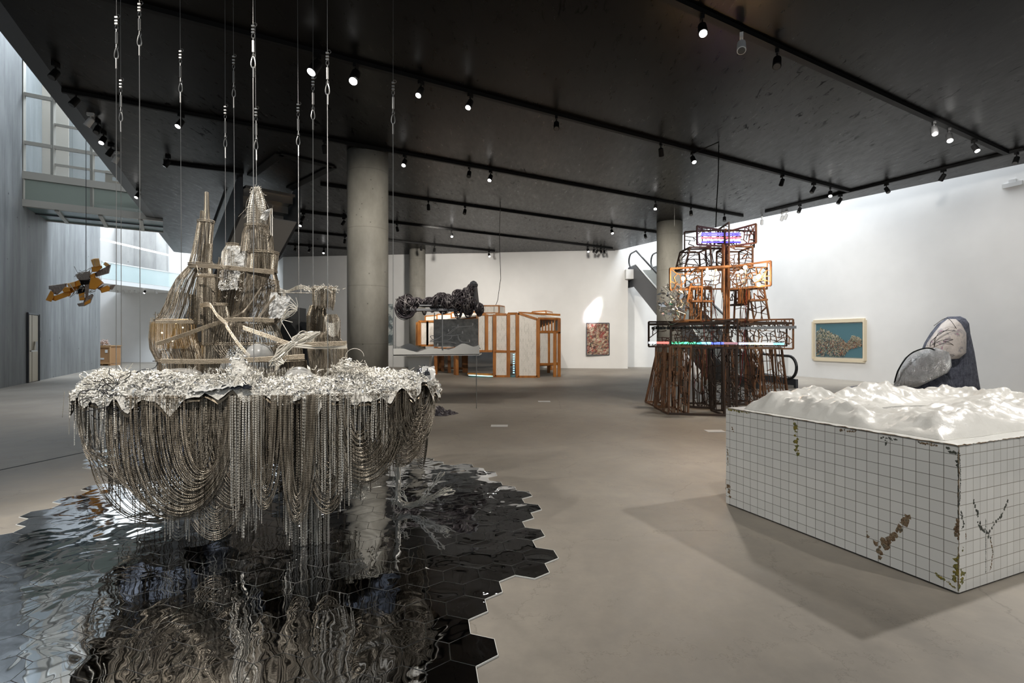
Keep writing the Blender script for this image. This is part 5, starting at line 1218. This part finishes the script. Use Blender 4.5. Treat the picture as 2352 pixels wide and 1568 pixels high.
mb = MB(); c = [G(1078, 866), G(1190, 866), G(1180, 856), G(1076, 856)]; mb.prism([q+[0, 0, .002] for q in c], (0, 0, .02)); mb.build('teal_lit_floor', mat('teal_lit_floor', (.03, .14, .14), .4), PV)  # teal light falling on the floor, put into this slab's colour
mb = MB(); mb.bar(P(1076, 861, 20.45), P(1135, 864, 20.45), .03); mb.build('floor_strip_light', emi('cool_strip', (.6, 1, .95), 1.6), PV)
mb = MB(); q = P(1180, 812, 21.2); 
for k in range(9): mb.box(P(1180, 814+k*5.2, 21.2), (.07, .04, .05))
mb.build('blue_light_column', emi('cool_blue', (.45, .8, 1), 1.2), PV)

# ================================================================== HOVERING DARK ROPE SCULPTURE + TRAY
M['rope'] = mat('dark_rope', (.06, .05, .056), .35, .2); M['ropeg'] = mat('grey_rope', (.22, .20, .20), .35, .3)
YH = 11.4
HS = thing('dark_rope_sculpture', 'floating mass of dark looped ropes with a small tower, hanging above the white tray', 'sculpture', P(1005, 700, YH))
def dz(x, y): return 860+x*.1531, 620+y*.1531
rh = random.Random(8)
blobs = [((480, 530), 170, 150, .35), ((640, 480), 80, 60, .2), ((830, 480), 110, 60, .25), ((1000, 480), 130, 130, .4), ((1130, 500), 120, 110, .35), ((1300, 480), 150, 140, .4), ((1260, 380), 90, 80, .3), ((1400, 560), 90, 110, .3), ((1570, 580), 65, 85, .25)]
s_ = .1531/F*YH
blobs += [((560, 500), 110, 90, .3), ((740, 500), 90, 50, .25), ((910, 500), 100, 90, .3), ((1080, 450), 120, 80, .3), ((1220, 500), 120, 110, .35), ((1400, 440), 90, 130, .25), ((1440, 350), 70, 130, .2), ((1380, 330), 60, 60, .2), ((1450, 500), 90, 90, .3)]
for (x, y), rx_, rz_, dy in blobs:
    c = P(*dz(x, y), YH); mb = MB(); V = []
    for i in range(24):
        for j in range(15):
            a = i*2*math.pi/24; b = -math.pi/2+math.pi*j/14; d = np.array([math.cos(a)*math.cos(b), math.sin(a)*math.cos(b), math.sin(b)]); k = .80+.75*noise.noise(Vector(d*2.0+c))
            V.append(c+d*k*np.array([rx_*s_*.9, dy*.8, rz_*s_*.85]))
    mb.grid(V, 24, 15, True); mb.build('rope_core', M['rope'], HS, True)
    for mt in ('rope', 'ropeg'):
        mb = MB()
        for k in range(int(15 if mt == 'rope' else 9)):
            a0 = rh.uniform(0, 6.28); tl = rh.uniform(-.9, .9); w1 = rh.uniform(.8, 1.1); n_ = Vector((rh.gauss(0, 1), rh.gauss(0, 1), rh.gauss(0, .4))).normalized(); u = n_.orthogonal().normalized(); v = n_.cross(u)
            pts = []
            for a in np.linspace(0, 5.6, 26):
                d = np.array(u)*math.cos(a+a0)+np.array(v)*math.sin(a+a0); q = c+d*w1*np.array([rx_*s_, dy, rz_*s_])*(1+.15*noise.noise(Vector((a, k, x)))); pts.append(q)
            mb.tube(pts, .0095, 5)
        mb.build('looped_rope', M[mt], HS, True)
def hangloops(x0, x1, yt, yb, n, mt='rope'):
    mb = MB()
    for i in range(n):
        a = x0+rh.uniform(0, .25)*(x1-x0); b = x1-rh.uniform(0, .25)*(x1-x0); dy = rh.uniform(-.2, .2); A = P(*dz(a, yt), YH+dy); B = P(*dz(b, yt+rh.uniform(-20, 20)), YH+dy+rh.uniform(-.1, .1)); mb.tube(ustrand(A, B, P(*dz(0, yb-rh.uniform(0, 90)), YH)[2], .8, 20), .0085, 5)
    mb.build('hanging_loop', M[mt], HS, True)
hangloops(300, 640, 560, 750, 24); hangloops(700, 790, 600, 670, 6); hangloops(830, 900, 600, 660, 5); hangloops(960, 1120, 560, 665, 12); hangloops(1190, 1330, 560, 730, 14); hangloops(1330, 1490, 560, 720, 16); hangloops(1500, 1640, 540, 695, 18)
mb = MB()   # small dark tower
for i in range(40):
    a = i*2*math.pi/40; pts = []
    for y, r_ in ((165, 8), (185, 42), (215, 55), (232, 58), (240, 50), (400, 62), (545, 75)): q = P(*dz(1485+(y-165)*.03, y), YH); pts.append(q+np.array([math.cos(a), math.sin(a), 0])*r_*s_)
    mb.tube(pts, .009, 4)
for y, r_ in ((215, 57), (238, 57)): q = P(*dz(1487, y), YH); mb.tube([q+np.array([math.cos(a), math.sin(a), 0])*r_*s_*1.05 for a in np.linspace(0, 6.28, 20)], .012, 5)
mb.build('small_tower', M['darkgrey'], HS)
mb = MB()
for i in range(22): A = P(*dz(1470, 195+i*4), YH+rh.uniform(-.2, .2)); B = P(*dz(1250-i*4, 400+i*6), YH+rh.uniform(-.2, .2)); mb.tube(smooth([A, A*.6+B*.4+[0, 0, -.08], B], 10), .012, 5)
mb.build('swept_rope', M['rope'], HS, True)
mb = MB(); mb.box(P(*dz(820, 600), YH), (1.3, .4, .05)); mb.box(P(*dz(870, 540), YH), (.5, .5, .03)); mb.build('carrier_plate', M['midgrey'], HS)
TS_ = thing('hanging_tray', 'pale wave-edged tray with rear drawing panel and thin posts below the dark rope sculpture', 'sculpture', G(1094, 938))
Yt = 11.2; M['palegrey'] = mat('pale_grey_paint', (.62, .61, .58), .5)
xs = np.linspace(278, 1575, 60); wave = lambda x: np.interp(x, [278, 440, 520, 640, 760, 850, 1000, 1110, 1190, 1300, 1350, 1480, 1530, 1575], [1178, 1178, 1205, 1232, 1190, 1170, 1180, 1195, 1170, 1105, 1100, 1150, 1140, 1118])
def traywall(Y_, flip=False):
    pts = [P(*dz(x, 1285-(x-278)*.012), Y_) for x in (278, 1575)]; top = [P(*dz(x, wave(x if not flip else 1853-x)), Y_) for x in xs[::-1]]; mb = MB(); mb.prism(pts+top, (0, .03, 0)); mb.build('tray_wall', M['palegrey'], TS_)
traywall(Yt); traywall(Yt+.9, True)
a, b = P(*dz(278, 1280), Yt), P(*dz(1575, 1270), Yt); mb = MB(); mb.quadslab(a, b, b+[0, .9, 0], a+[0, .9, 0], .03); mb.build('tray_bottom', M['palegrey'], TS_)
a2 = P(*dz(300, 1200), Yt); b2 = P(*dz(1560, 1160), Yt); V = []
for i in range(40):
    for j in range(12): q = a2+(b2-a2)*i/39+np.array([0, .03+.84*j/11, 0]); q[2] += .05*math.sin(i*.5+j*.25)-.05; V.append(q)
mb = MB(); mb.grid(V, 40, 12); o = mb.build('tray_landscape', M['ropeg'], TS_, True)
m = M['slate'] = mat('mottled_slate', rough=.7); t = NT(m); t.l(t.ramp(t.noise(t.coord(), 9, 7, .7), [(.3, (.24, .24, .225)), (.7, (.55, .55, .52))]), t.b.inputs['Base Color'])
mb = MB(); mb.quadslab(P(*dz(890, 1150), Yt+.8), P(*dz(1558, 1150), Yt+.8), P(*dz(1558, 733), Yt+.8), P(*dz(890, 738), Yt+.8), .04); mb.build('drawing_panel', M['slate'], TS_)
mb = MB()
for pts in ([(890, 985), (860, 985), (840, 1000), (900, 1050), (1010, 985)], [(1040, 975), (1180, 985), (1240, 975), (1290, 965)], [(1090, 965), (1180, 890), (1250, 850)], [(1120, 960), (1210, 890), (1280, 845)], [(1160, 850), (1300, 850), (1470, 838)], [(1250, 975), (1260, 1040), (1310, 1080), (1420, 1085)], [(1160, 985), (1150, 1020), (1090, 1055), (1030, 1060)], [(830, 1070), (1000, 1080), (1120, 1078), (1230, 1100)], [(840, 1060), (900, 1040), (980, 1010)], [(1255, 975), (1275, 1040), (1330, 1085)]):
    mb.tube(smooth([P(*dz(*q), Yt+.74) for q in pts], 16), .009, 5)
mb.build('white_relief_line', M['whitemetal'], TS_)
for x, y in ((1252, 835), (1112, 905), (1320, 935), (1472, 815), (1425, 1065), (950, 1118)):
    mb = MB(); mb.lathe(P(*dz(x, y+18), Yt+.72), [(.012, 0), (.016, .02), (.014, .05), (.004, .062)], 10); mb.build('white_peg', M['whitemetal'], TS_)
mb = MB()
for x, y0, y1, Y_, r_ in ((1018, 640, 1180, Yt-.02, .016), (1010, 640, 1180, Yt-.02, .006), (290, 560, 1178, Yt+.02, .012), (318, 700, 1178, Yt+.5, .01), (900, 640, 750, Yt+.8, .012)): mb.tube([P(*dz(x, y1), Y_), P(*dz(x, y0), Y_)], r_, 6)
mb.build('thin_post', M['steel'], TS_)
mb = MB(); q = P(*dz(1530, 1275), Yt); mb.tube([q, [q[0], q[1], 0]], .012, 6); mb.tube([P(*dz(1545, 1120), Yt+.8), P(*dz(1545, 690), Yt+.8)], .01, 6); mb.build('floor_rod', M['steel'], TS_)
mb = MB(); c = P(*dz(660, 1330), Yt+.45); V = []
for y, x0, x1 in ((1290, 470, 830), (1320, 495, 825), (1370, 505, 822), (1430, 508, 820)): V.append((y, x0, x1))
pts = [P(*dz(x0, y), Yt+.3) for y, x0, x1 in V]+[P(*dz(x1, y), Yt+.3) for y, x0, x1 in V[::-1]]; low = [q.copy() for q in (pts[3], pts[4])]
for q in low: q[2] = 0
mb.prism(pts[:4]+low+pts[4:], (0, .35, 0)); mb.build('pedestal', M['palegrey'], TS_)
# rubble of dark matter on the floor
RB_ = thing('dark_rubble_heap', 'low heap of dark crumpled rubble lying on floor behind the chain sculpture', 'rubble', G(1005, 950)); mb = MB(); V = []
c = G(985, 950)
for i in range(60):
    for j in range(22):
        a = i*2*math.pi/60; r_ = j/21; k = 1+.25*noise.noise(Vector((math.cos(a)*2, math.sin(a)*2, 0))); p = c+np.array([math.cos(a)*.6*r_*k, math.sin(a)*.35*r_*k, 0])
        p[2] = max(0.002, (1-r_**1.6)*.16+.10*noise.noise(Vector(p*7))*(1-r_*.5)+.05*noise.noise(Vector(p*22)))*(1 if j < 21 else 0)+.001; V.append(p)
mb.grid(V, 60, 22, True); mb.build('rubble_surface', M['rope'], RB_)

# ================================================================== ORANGE HANGING SCULPTURE
YO = 15.0
OS = thing('orange_hanging_sculpture', 'orange faceted boxes and crumpled metal winged sculpture hanging before the concrete wall', 'sculpture', P(195, 650, YO))
M['orange'] = mat('orange_board', (.80, .34, .04), .45); M['orangel'] = mat('pale_orange_board', (.90, .52, .20), .5); M['crump'] = mat('crumpled_metal', (.42, .36, .32), .3, .7); NT(M['crump']).bump(NT(M['crump']).noise(NT(M['crump']).coord(), 14, 5, .7), 1., .05)
def oz(x, y): return 90+x*.0957, 570+y*.0957
def facet(poly, dy, th, mt, name, Y_=YO):
    cx_ = sum(p[0] for p in poly)/len(poly); cy_ = sum(p[1] for p in poly)/len(poly); mb = MB()
    A = [P(*oz(cx_+(q[0]-cx_)*1.06, cy_+(q[1]-cy_)*1.06), Y_+dy) for q in poly]; B = [P(*oz(cx_+(q[0]-cx_)*.9, cy_+(q[1]-cy_)*.9), Y_+dy+th) for q in poly]; F2 = [P(*oz(cx_+(q[0]-cx_)*.93, cy_+(q[1]-cy_)*.93), Y_+dy-th*.25) for q in poly]
    n = len(poly); mb._add(A+B+F2, [[i, (i+1) % n, n+(i+1) % n, n+i] for i in range(n)]+[[2*n+i, 2*n+(i+1) % n, (i+1) % n, i] for i in range(n)]+[list(range(2*n, 3*n))[::-1], list(range(n, 2*n))]); mb.build(name, M[mt], OS)
facet([(160,1240),(280,1010),(345,1080),(350,1180),(290,1280)], -.05, .2, 'orange', 'orange_board')
facet([(350,1150),(600,1060),(740,1020),(745,1130),(400,1260),(330,1240)], .0, .25, 'orange', 'orange_board')
facet([(560,1000),(620,930),(730,940),(755,1030),(590,1060)], -.1, .2, 'orange', 'orange_board')
facet([(670,850),(860,800),(870,920),(720,960)], -.1, .25, 'orangel', 'orange_board'); facet([(865,800),(960,760),(1005,880),(870,930)], -.05, .25, 'orange', 'orange_board')
facet([(740,960),(1010,890),(900,1010),(750,1090)], .05, .2, 'orange', 'orange_board'); facet([(240,900),(650,840),(640,930),(430,1110),(340,1080),(300,1000),(240,980)], .05, .25, 'crump', 'crumpled_metal')
facet([(600,1060),(755,1020),(760,1110),(715,1160)], .0, .2, 'orange', 'orange_board')
facet([(880,630),(1000,580),(1210,550),(1230,640),(1200,760),(980,770),(920,720)], .0, .3, 'crump', 'crumpled_metal')
facet([(1240,280),(1320,250),(1340,440),(1300,450)], .0, .3, 'orangel', 'orange_board'); facet([(1325,250),(1430,245),(1475,420),(1350,450)], -.05, .3, 'orangel', 'orange_board')
facet([(1260,450),(1500,420),(1510,470),(1400,560),(1270,565)], -.02, .25, 'orange', 'orange_board'); facet([(1540,380),(1590,330),(1700,400),(1600,440)], .0, .2, 'orangel', 'orange_board')
facet([(1350,590),(1520,490),(1720,390),(1670,600),(1370,680)], .05, .3, 'crump', 'crumpled_metal'); facet([(1210,640),(1340,590),(1350,690),(1230,710)], .0, .25, 'orange', 'orange_board')
facet([(1240,710),(1310,690),(1530,830),(1350,990),(1200,970),(1200,870)], -.1, .4, 'orange', 'orange_board'); facet([(1310,690),(1420,710),(1550,830),(1530,840)], -.02, .2, 'orangel', 'orange_board')
facet([(1460,970),(1640,890),(1700,940),(1690,1020),(1500,1070)], -.05, .25, 'orange', 'orange_board'); facet([(1690,890),(1760,880),(1840,870),(1760,990),(1700,990)], .0, .15, 'crump', 'crumpled_metal'); facet([(1380,960),(1560,880),(1500,960),(1480,1010)], .0, .2, 'crump', 'crumpled_metal')
facet([(940,960),(1090,900),(1090,1060),(920,1080)], .0, .2, 'black', 'dark_panel'); facet([(950,1100),(1085,1060),(1090,1240),(970,1250)], -.05, .2, 'orange', 'orange_board')
facet([(1090,1190),(1260,1100),(1300,1140),(1230,1310),(1100,1380),(960,1390),(920,1330),(1060,1300)], .0, .25, 'crump', 'crumpled_metal'); facet([(1090,1300),(1240,1210),(1230,1300),(1080,1370)], -.06, .1, 'orange', 'orange_board')
facet([(980,760),(1210,760),(1200,860),(1010,880)], .02, .3, 'black', 'dark_panel'); facet([(1090,850),(1190,850),(1180,1180),(1110,1180)], .0, .15, 'crump', 'crumpled_metal')
mb = MB()
for k in range(50):
    a = P(*oz(rh.uniform(880, 1250), rh.uniform(580, 1180)), YO+rh.uniform(-.15, .3)); mb.tube(smooth([a, a+RNG.normal(0, .08, 3), a+RNG.normal(0, .1, 3)], 8), .008, 4)
mb.build('wire_coil', M['steel'], OS)
q = P(*oz(1125, 590), YO); cable('suspension_chain', [q, [q[0], q[1], q[2]+.5], [q[0], q[1], 15.5]], .009, M['darkgrey'], 'thin chain from which the orange winged sculpture hangs')
c = MB()

# ================================================================== LEANING CLOTH SCULPTURE BY THE RIGHT WALL
LS = thing('draped_shell_sculpture', 'tall leaning hooded shell of dark blue cloth, pink and silver foil before the white wall', 'sculpture', G(2140, 905))
def ez(x, y): return 1840+x*.2177, 700+y*.2177
M['denim'] = mat('blue_grey_cloth', (.09, .10, .135), .8); t = NT(M['denim']); t.bump(t.noise(t.coord(scale=(6, 6, .8)), 2, 4), .8, .1); t.l(t.ramp(t.noise(t.coord(), 9, 6, .7), [(.35, (.055, .06, .085)), (.7, (.19, .20, .25))]), t.b.inputs['Base Color'])
m = M['skin'] = mat('pale_pink_patches', rough=.45); t = NT(m); t.l(t.ramp(t.noise(t.coord(), 3.2, 6, .65, .5), [(.28, (.05, .05, .055)), (.38, (.62, .55, .50)), (.52, (.74, .66, .60)), (.6, (.40, .36, .36)), (.68, (.60, .16, .28)), (.8, (.5, .45, .42))]), t.b.inputs['Base Color']); t.bump(t.noise(t.coord(), 10, 5), .5, .04)
m = M['silver'] = mat('silver_lame', (.92, .92, .92), .25, .6); t = NT(m); t.bump(t.noise(t.coord(scale=(1, 1, .6)), 5, 6, .75, 1.2), 1.0, .2)
YL = 14.45
def shell(rows, Yb, bulge, mt, name, parent=LS, seg=18, wr=.02):
    """rows: (y, xl, xr) image rows of a body standing at depth Yb, bulging towards the room"""
    V = []
    for y, xl, xr in rows:
        l, r = P(*ez(xl, y), Yb), P(*ez(xr, y), Yb); c = (l+r)/2; hw = np.linalg.norm(r-l)/2
        for j in range(seg):
            a = math.pi*j/(seg-1); q = c+(l-c)*math.cos(a)+np.array([0, -bulge*min(1, hw/.35)*math.sin(a), 0]); q[2] = max(q[2], .01); q = q+np.array([1, 1, .4])*wr*noise.noise(Vector(q*4))*(1 if .02 < a < 3.1 else 0); V.append(q)
    mb = MB(); mb.grid(V, len(rows), seg); o = mb.build(name, M[mt], parent, True); md = o.modifiers.new('solid', 'SOLIDIFY'); md.thickness = .02; return o
shell([(125,1545,1650),(150,1510,1690),(200,1440,1710),(300,1360,1735),(400,1300,1765),(500,1260,1790),(600,1230,1812),(700,1200,1830),(830,1180,1852),(1000,1160,1868)], YL+.25, .45, 'denim', 'cloth_hood', wr=.05)
shell([(150,1545,1620),(200,1480,1650),(300,1400,1690),(400,1330,1700),(500,1290,1700),(560,1300,1620)], YL+.05, .42, 'skin', 'pink_foil_lining', wr=.05)
shell([(455,1280,1400),(490,1180,1490),(560,1090,1530),(640,1040,1540),(700,1010,1500),(780,985,1330),(850,975,1180)], YL-.5, .5, 'silver', 'silver_foil_dome', wr=.09)
shell([(690,1330,1420),(740,1250,1500),(800,1180,1560),(880,1100,1620),(1000,1060,1660)], YL-.45, .35, 'denim', 'grey_cloth_fold', wr=.04)
mb = MB()
mb.tube(smooth([P(*ez(985, 820), YL-.5), P(*ez(1030, 680), YL-.85), P(*ez(1150, 520), YL-.95), P(*ez(1330, 455), YL-.9), P(*ez(1450, 500), YL-.8)], 24), .018, 6)
for pts in ([(1400, 440), (1450, 300), (1620, 270), (1690, 350), (1690, 520)], [(1380, 420), (1500, 370), (1620, 370), (1700, 450)], [(1400, 380), (1430, 330), (1560, 250)], [(1500, 380), (1600, 420), (1640, 520)], [(1360, 440), (1370, 390), (1440, 320)], [(1400, 220), (1540, 140), (1640, 250)]):
    mb.tube(smooth([P(*ez(*q), YL-.42+abs(q[0]-1540)*.0012) for q in pts], 18), .007, 5)
mb.build('dark_seam_cord', M['black'], LS)
mb = MB(); V = []
c = G(1985, 893)
for i in range(40):
    for j in range(8):
        a = i*2*math.pi/40; r_ = j/7; p = c+np.array([math.cos(a)*.55*r_, math.sin(a)*.5*r_, 0])*(1+.3*noise.noise(Vector((a, 1, 1)))); p[2] = max(.003, .10*(1-r_)+.08*noise.noise(Vector(p*5))) if j < 7 else .002; V.append(p)
mb.grid(V, 40, 8, True); tag(mb.build('dark_cloth_heap', M['rope']), 'flat dark crumpled cloth lying on floor left of the draped shell sculpture', 'cloth')

# ================================================================== DARK FORMS BEHIND THE CASTLE
BT = thing('black_tent_sculpture', 'black shiny peaked tent-like form standing behind the chain castle', 'sculpture', G(680, 862)); YB = 20.5
def fz(x, y): return 300+x*.3317, 380+y*.3317
for poly, dy, mt in (([(1035, 1190), (1035, 1110), (1075, 1045), (1150, 1150), (1155, 1230), (1035, 1230)], 0, 'rubber'), ([(1130, 1190), (1150, 1120), (1180, 1080), (1215, 1085), (1225, 1150), (1225, 1230), (1150, 1230)], .8, 'darkgrey'), ([(1100, 1215), (1100, 975), (1106, 975), (1108, 1215)], .3, 'darkgrey')):
    A = [P(*fz(*q), YB+dy) for q in poly]
    zmin = min(q[2] for q in A)
    for q in A:
        if q[2] < zmin+.3: q[2] = 0
    mb = MB(); mb.prism(A, (0, 1.6 if mt != 'x' else .1, 0)); mb.build('tent_panel', M[mt], BT)
